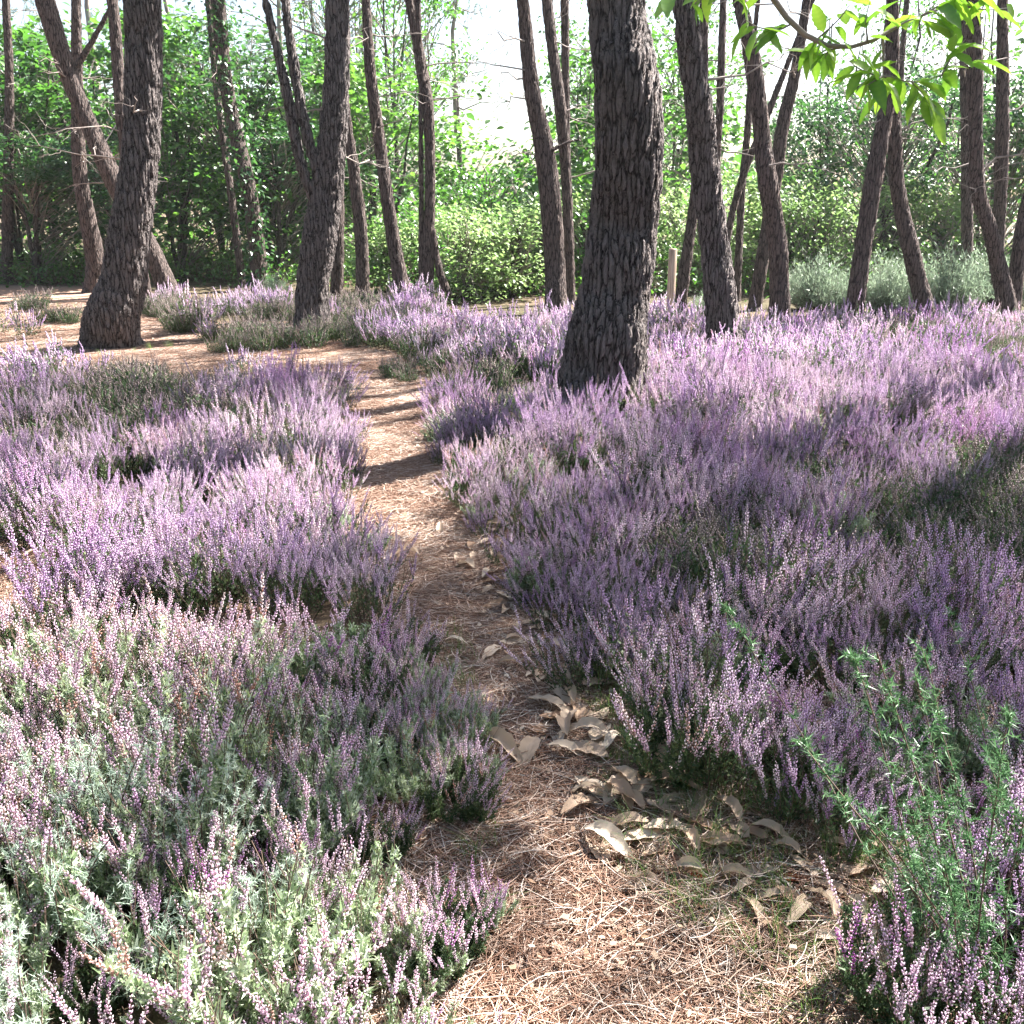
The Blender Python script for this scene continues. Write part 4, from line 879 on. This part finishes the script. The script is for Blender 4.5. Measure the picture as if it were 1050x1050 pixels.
# ------------------------------------------------------------------ gorse in the foreground
def gorse_mesh(seed, H, lean, ns, mat, spread=.10, sp=.016):
    global rng; rng = np.random.default_rng(seed); b = MB(); T = np.array([[-.06, 0, 0], [.06, 0, 0], [0, .04, 1.0]])
    for k in range(ns):
        a = rng.random() * 6.283; u = np.linspace(0, 1, 9); h = H * rng.uniform(.55, 1.05)
        P = np.stack([rng.normal(0, .03) + (lean[0] + rng.normal(0, spread)) * u * h * 2, rng.normal(0, .03) + (lean[1] + rng.normal(0, spread)) * u * h * 2, h * u * (1 - .15 * u)], 1) + np.cumsum(rng.normal(0, .004, (9, 3)), 0)
        b.tube(P, np.linspace(.0022, .0010, 9), 4, 1)
        for q in range(int(22 * h / .4)):                            # short spiny side shoots
            t = rng.uniform(.18, 1); c = np.array([np.interp(t, u, P[:, j]) for j in range(3)]); d = np.array([rng.normal(), rng.normal(), .7 + rng.random()]); d /= np.linalg.norm(d); L = rng.uniform(.02, .055) * (1.2 - .6 * t)
            b.tube([c, c + d * L], [.0008, .0004], 3, 0, a=.3)
            m = 16; tt = rng.random(m); b.scatter(T, np.array([[0, 1, 2]]), c + d * L * tt[:, None], frames(rng.normal(0, 1, (m, 3)) + d * .7), sp * rng.uniform(.6, 1.2, m), 0)
    return b.mesh('gorse_plant', [mat, M_STEM])
for seed, px, py, H, ln, ns, mt, sp, lab in [
    (1100, 105, 905, .46, (.03, .02), 20, M_SILV, .015, 'silvery spiny gorse among the pink heath near the left edge'),
    (1101, 35, 1130, .36, (.0, .02), 14, M_SILV, .015, 'silvery gorse at the bottom left corner'),
    (1102, 215, 930, .36, (.05, .0), 12, M_SILV, .013, 'small silvery gorse in the middle of the pink heath'),
    (1106, 330, 1060, .26, (.05, .0), 6, M_SILV, .013, 'low silvery gorse at the right edge of the pink heath'),
    (1103, 1000, 1060, .85, (-.10, .06), 12, M_GORSE, .020, 'tall dark green gorse leaning left at the lower right'),
    (1104, 960, 840, .42, (-.10, .05), 6, M_GORSE, .018, 'green gorse rising through the purple heather at the right'),
    (1105, 1040, 960, .62, (.0, .05), 6, M_GORSE, .018, 'green gorse at the right edge of the picture'),
    (1110, 60, 980, .36, (.0, .02), 12, M_SILV, .014, 'silvery gorse between the left edge plant and the bottom left corner'),
    (1111, 270, 1010, .32, (.02, .0), 10, M_SILV, .012, 'fine silvery gorse near the bottom, among white heath'),
    (1112, 150, 1050, .30, (.02, .02), 12, M_SILV, .013, 'silvery gorse low in the pink heath near the bottom left'),
    (1107, 180, 760, .22, (.05, .0), 7, M_GORSE, .012, 'small green gorse beside the bare patch on the left')]:
    x, y = gpt(px, py); link('gorse', gorse_mesh(seed, H, ln, ns, mt, sp=sp), None, (x, y, float(height(x, y)) - .01), label=lab, category='gorse', group='gorse plants in the foreground heath')
def pine_seedling():
    global rng; rng = np.random.default_rng(61); b = MB(); x, y = gpt(985, 985)
    for k in range(46):
        a = rng.random() * 6.283; e = rng.uniform(.1, 1.2); L = rng.uniform(.08, .14); d = np.array([math.cos(a) * math.cos(e), math.sin(a) * math.cos(e), math.sin(e)]); u = np.linspace(0, 1, 4)
        b.tube(d * (L * u)[:, None] - np.array([0, 0, .03]) * (u ** 2)[:, None] + [0, 0, .02], [.0012, .0011, .0009, .0004], 3, 0, a=rng.random())
    b.tube([[0, 0, -.02], [0, 0, .03]], [.004, .003], 5, 1)
    link('pine_seedling', b.mesh('pine_seedling', [M_GRASS, M_STEM]), None, (x, y, float(height(x, y))), label='tuft of long green pine needles at the lower right among dry leaves', category='seedling')
pine_seedling()

# ------------------------------------------------------------------ fallen leaves and twigs
def dry_leaf(seed, mat):
    global rng; rng = np.random.default_rng(seed); n = 9; u = np.linspace(0, 1, n + 2); wd = .19 * np.sin(np.pi * u ** .85) ** .7; wd[0] = wd[-1] = .004
    c1, c2, tw, cu = rng.uniform(-.1, .4), rng.uniform(.3, 1.3), rng.normal(0, .6), rng.uniform(.0, .14); rows = []
    for k, v in enumerate(np.linspace(-1, 1, 7)):
        ser = 1 - .12 * (np.arange(n + 2) % 2) * (abs(v) > .9)
        yy = v * wd * ser; zz = c2 * np.abs(yy) ** 1.3 * 1.2 + cu * np.sin(u * np.pi * 1.3) + rng.normal(0, .008, n + 2) + tw * yy * (u - .5) + c1 * (u - .5) ** 2 + .02 * np.sin(u * 20 + v * 3)
        rows.append(np.stack([u - .5, yy * (1 - .15 * c2), zz], 1))
    V = np.concatenate(rows); V[:, 2] -= V[:, 2].min(); k = n + 2
    Fq = np.array([[a * k + i, a * k + i + 1, (a + 1) * k + i + 1, (a + 1) * k + i] for a in range(6) for i in range(n + 1)])
    b = MB(); b.add(V, Fq, 0, rng.random()); b.tube(np.array([[-.5, 0, V[0, 2]], [-.62, .03, V[0, 2] * .6 + .01], [-.72, .09, .01]]), [.008, .007, .006], 4, 0, a=.1)
    return b.mesh('fallen_leaf', [mat], True)
DL = [dry_leaf(1200 + k, M_DRYL) for k in range(9)]; DR = [dry_leaf(1230 + k, M_DRYR) for k in range(2)]
rng = np.random.default_rng(71)
def leaf_at(px, py, L, lab, grp, red=False, lift=.006):
    x, y = gpt(px, py); lift += .004; o = link('fallen_leaf', (DR if red else DL)[rng.integers(2 if red else 9)], None, (x, y, float(height(x, y)) + lift), label=lab, category='leaf', group=grp)
    o.scale = (L, L, L * rng.uniform(.7, 1.1)); o.rotation_euler = (rng.normal(0, .2), rng.normal(0, .16), rng.random() * 6.283)
A = 'pale curled dry leaf in the shaded drift along the right side of the path'; GA = 'dry leaves along the right of the path'
for px, py in [(590,725),(602,745),(575,762),(560,722),(612,772),(630,790),(652,802),(668,830),(690,862),(640,760),(618,828),(600,803),(640,848),(680,882),(655,870),(700,838),(585,790),(570,700),(555,680),(600,700),(585,716),(632,702),(655,722),(680,735),(622,768),(652,772),(700,790),(742,780),(760,800),(690,850),(715,845),(628,805),(585,752),(560,742),(540,748),(645,845),(735,850),(640,820),(745,818),(680,795),(664,768),(640,792),(612,740),(598,716),(608,758),(575,738),(548,750),(592,770),(705,748),(716,770),(690,812),(700,835),(642,852),(625,726),(655,748),(575,700),(730,795),(668,815),(560,725),(610,705)]:
    leaf_at(px - 8 + rng.normal(0, 24), py + rng.normal(0, 22), rng.uniform(.09, .165), A, GA, lift=.016)
E = 'small tan dry leaf lying on the needles near the right edge of the path'; GE = 'scattered dry leaves on the path'
for q_ in range(46):
    py = rng.uniform(545, 900); leaf_at(np.interp(py, [540, 560, 640, 720, 800, 860, 900], [515, 530, 560, 620, 690, 735, 770]) - abs(rng.normal(0, 30)) - 6, py, rng.uniform(.05, .12), E, GE, lift=.012)
B = 'brown dry leaf half under the heather and grass at the lower right'; GB = 'dry leaves under the lower right heather'
for px, py in [(745,905),(765,915),(790,920),(815,925),(840,940),(870,950),(800,950),(760,940),(850,975),(890,990),(830,1000),(910,960),(780,985),(870,1020),(730,880),(712,865),(775,850),(790,865),(760,875),(800,880),(835,895),(775,895),(745,830),(880,900),(905,880),(850,920),(885,935),(920,915),(900,1000),(935,1005),(880,975),(960,1010),(990,930),(985,1020),(820,930),(860,880),(720,905),(735,925),(700,885)]:
    leaf_at(px + rng.normal(0, 6), py + rng.normal(0, 6), rng.uniform(.06, .12), B, GB, lift=.016)
C_ = 'small grey dry leaf where the path narrows beside the right bank'; GC = 'dry leaves where the path narrows'
for px, py in [(470,530),(480,540),(455,545),(500,545),(470,570),(440,585),(420,570),(495,640),(540,690),(515,680),(470,660),(500,720),(560,640),(575,615),(490,555),(505,562),(510,570),(525,572),(480,585),(465,605),(500,600),(515,598),(540,585),(530,560),(450,600),(520,612),(495,625),(545,640),(580,660),(600,655),(560,600),(535,660),(590,680)]:
    leaf_at(px + rng.normal(0, 4), py + rng.normal(0, 3), rng.uniform(.07, .14), C_, GC, lift=.012)
D_ = 'dry leaf on the bare patch at the left edge'; GD = 'dry leaves on the left bare patch'
for px, py in [(10,590),(35,575),(55,590),(20,640),(15,680),(45,700),(60,640),(8,720),(80,600),(30,610)]:
    leaf_at(px, py, rng.uniform(.07, .13), D_, GD)
leaf_at(716, 893, .085, 'red brown leaf at the sunlit edge of the path', None, True); leaf_at(812, 903, .08, 'reddish leaf on the grass under the lower right heather', None, True)
leaf_at(430, 705, .06, 'orange brown leaf caught at the foot of the left heather', None, True, .03)
def twig_obj(px, py, L, r, lab, curl, rot, mt=None):
    x, y = gpt(px, py); b = MB(); u = np.linspace(0, 1, 12); a = curl * u
    P = np.stack([np.cumsum(np.cos(a)) * L / 12, np.cumsum(np.sin(a)) * L / 12, .006 + .008 * np.sin(u * 3.1)], 1); b.tube(P, np.linspace(r, r * .4, 12), 6, 0, cap=True)
    if abs(curl) < 1: b.tube([P[6], P[6] + [L * .15, L * .18, .01]], [r * .6, r * .2], 5, 0)
    o = link('fallen_twig', b.mesh('fallen_twig', [mt or M_PALET], True), None, (x, y, float(height(x, y)) + .004), label=lab, category='twig', group='fallen twigs on the path'); o.rotation_euler[2] = rot
M_PALET = plain('bleached_twig', (.62, .55, .48), .8, (.42, .36, .30), 30)
twig_obj(684, 925, .12, .003, 'small curled white twig on the sunlit needles', 2.6, 1.2)
twig_obj(700, 918, .22, .003, 'straight dark twig beside the curled white one', .2, -.5, M_TWIG)
twig_obj(845, 965, .30, .003, 'thin bleached twig at the foot of the lower right heather', .5, 1.6)
twig_obj(495, 735, .20, .0025, 'thin grey twig across the shaded part of the path', -.4, .4, M_TWIG)
twig_obj(640, 668, .22, .005, 'short brown stick at the foot of the right bank', .3, 1.0, M_TWIG)
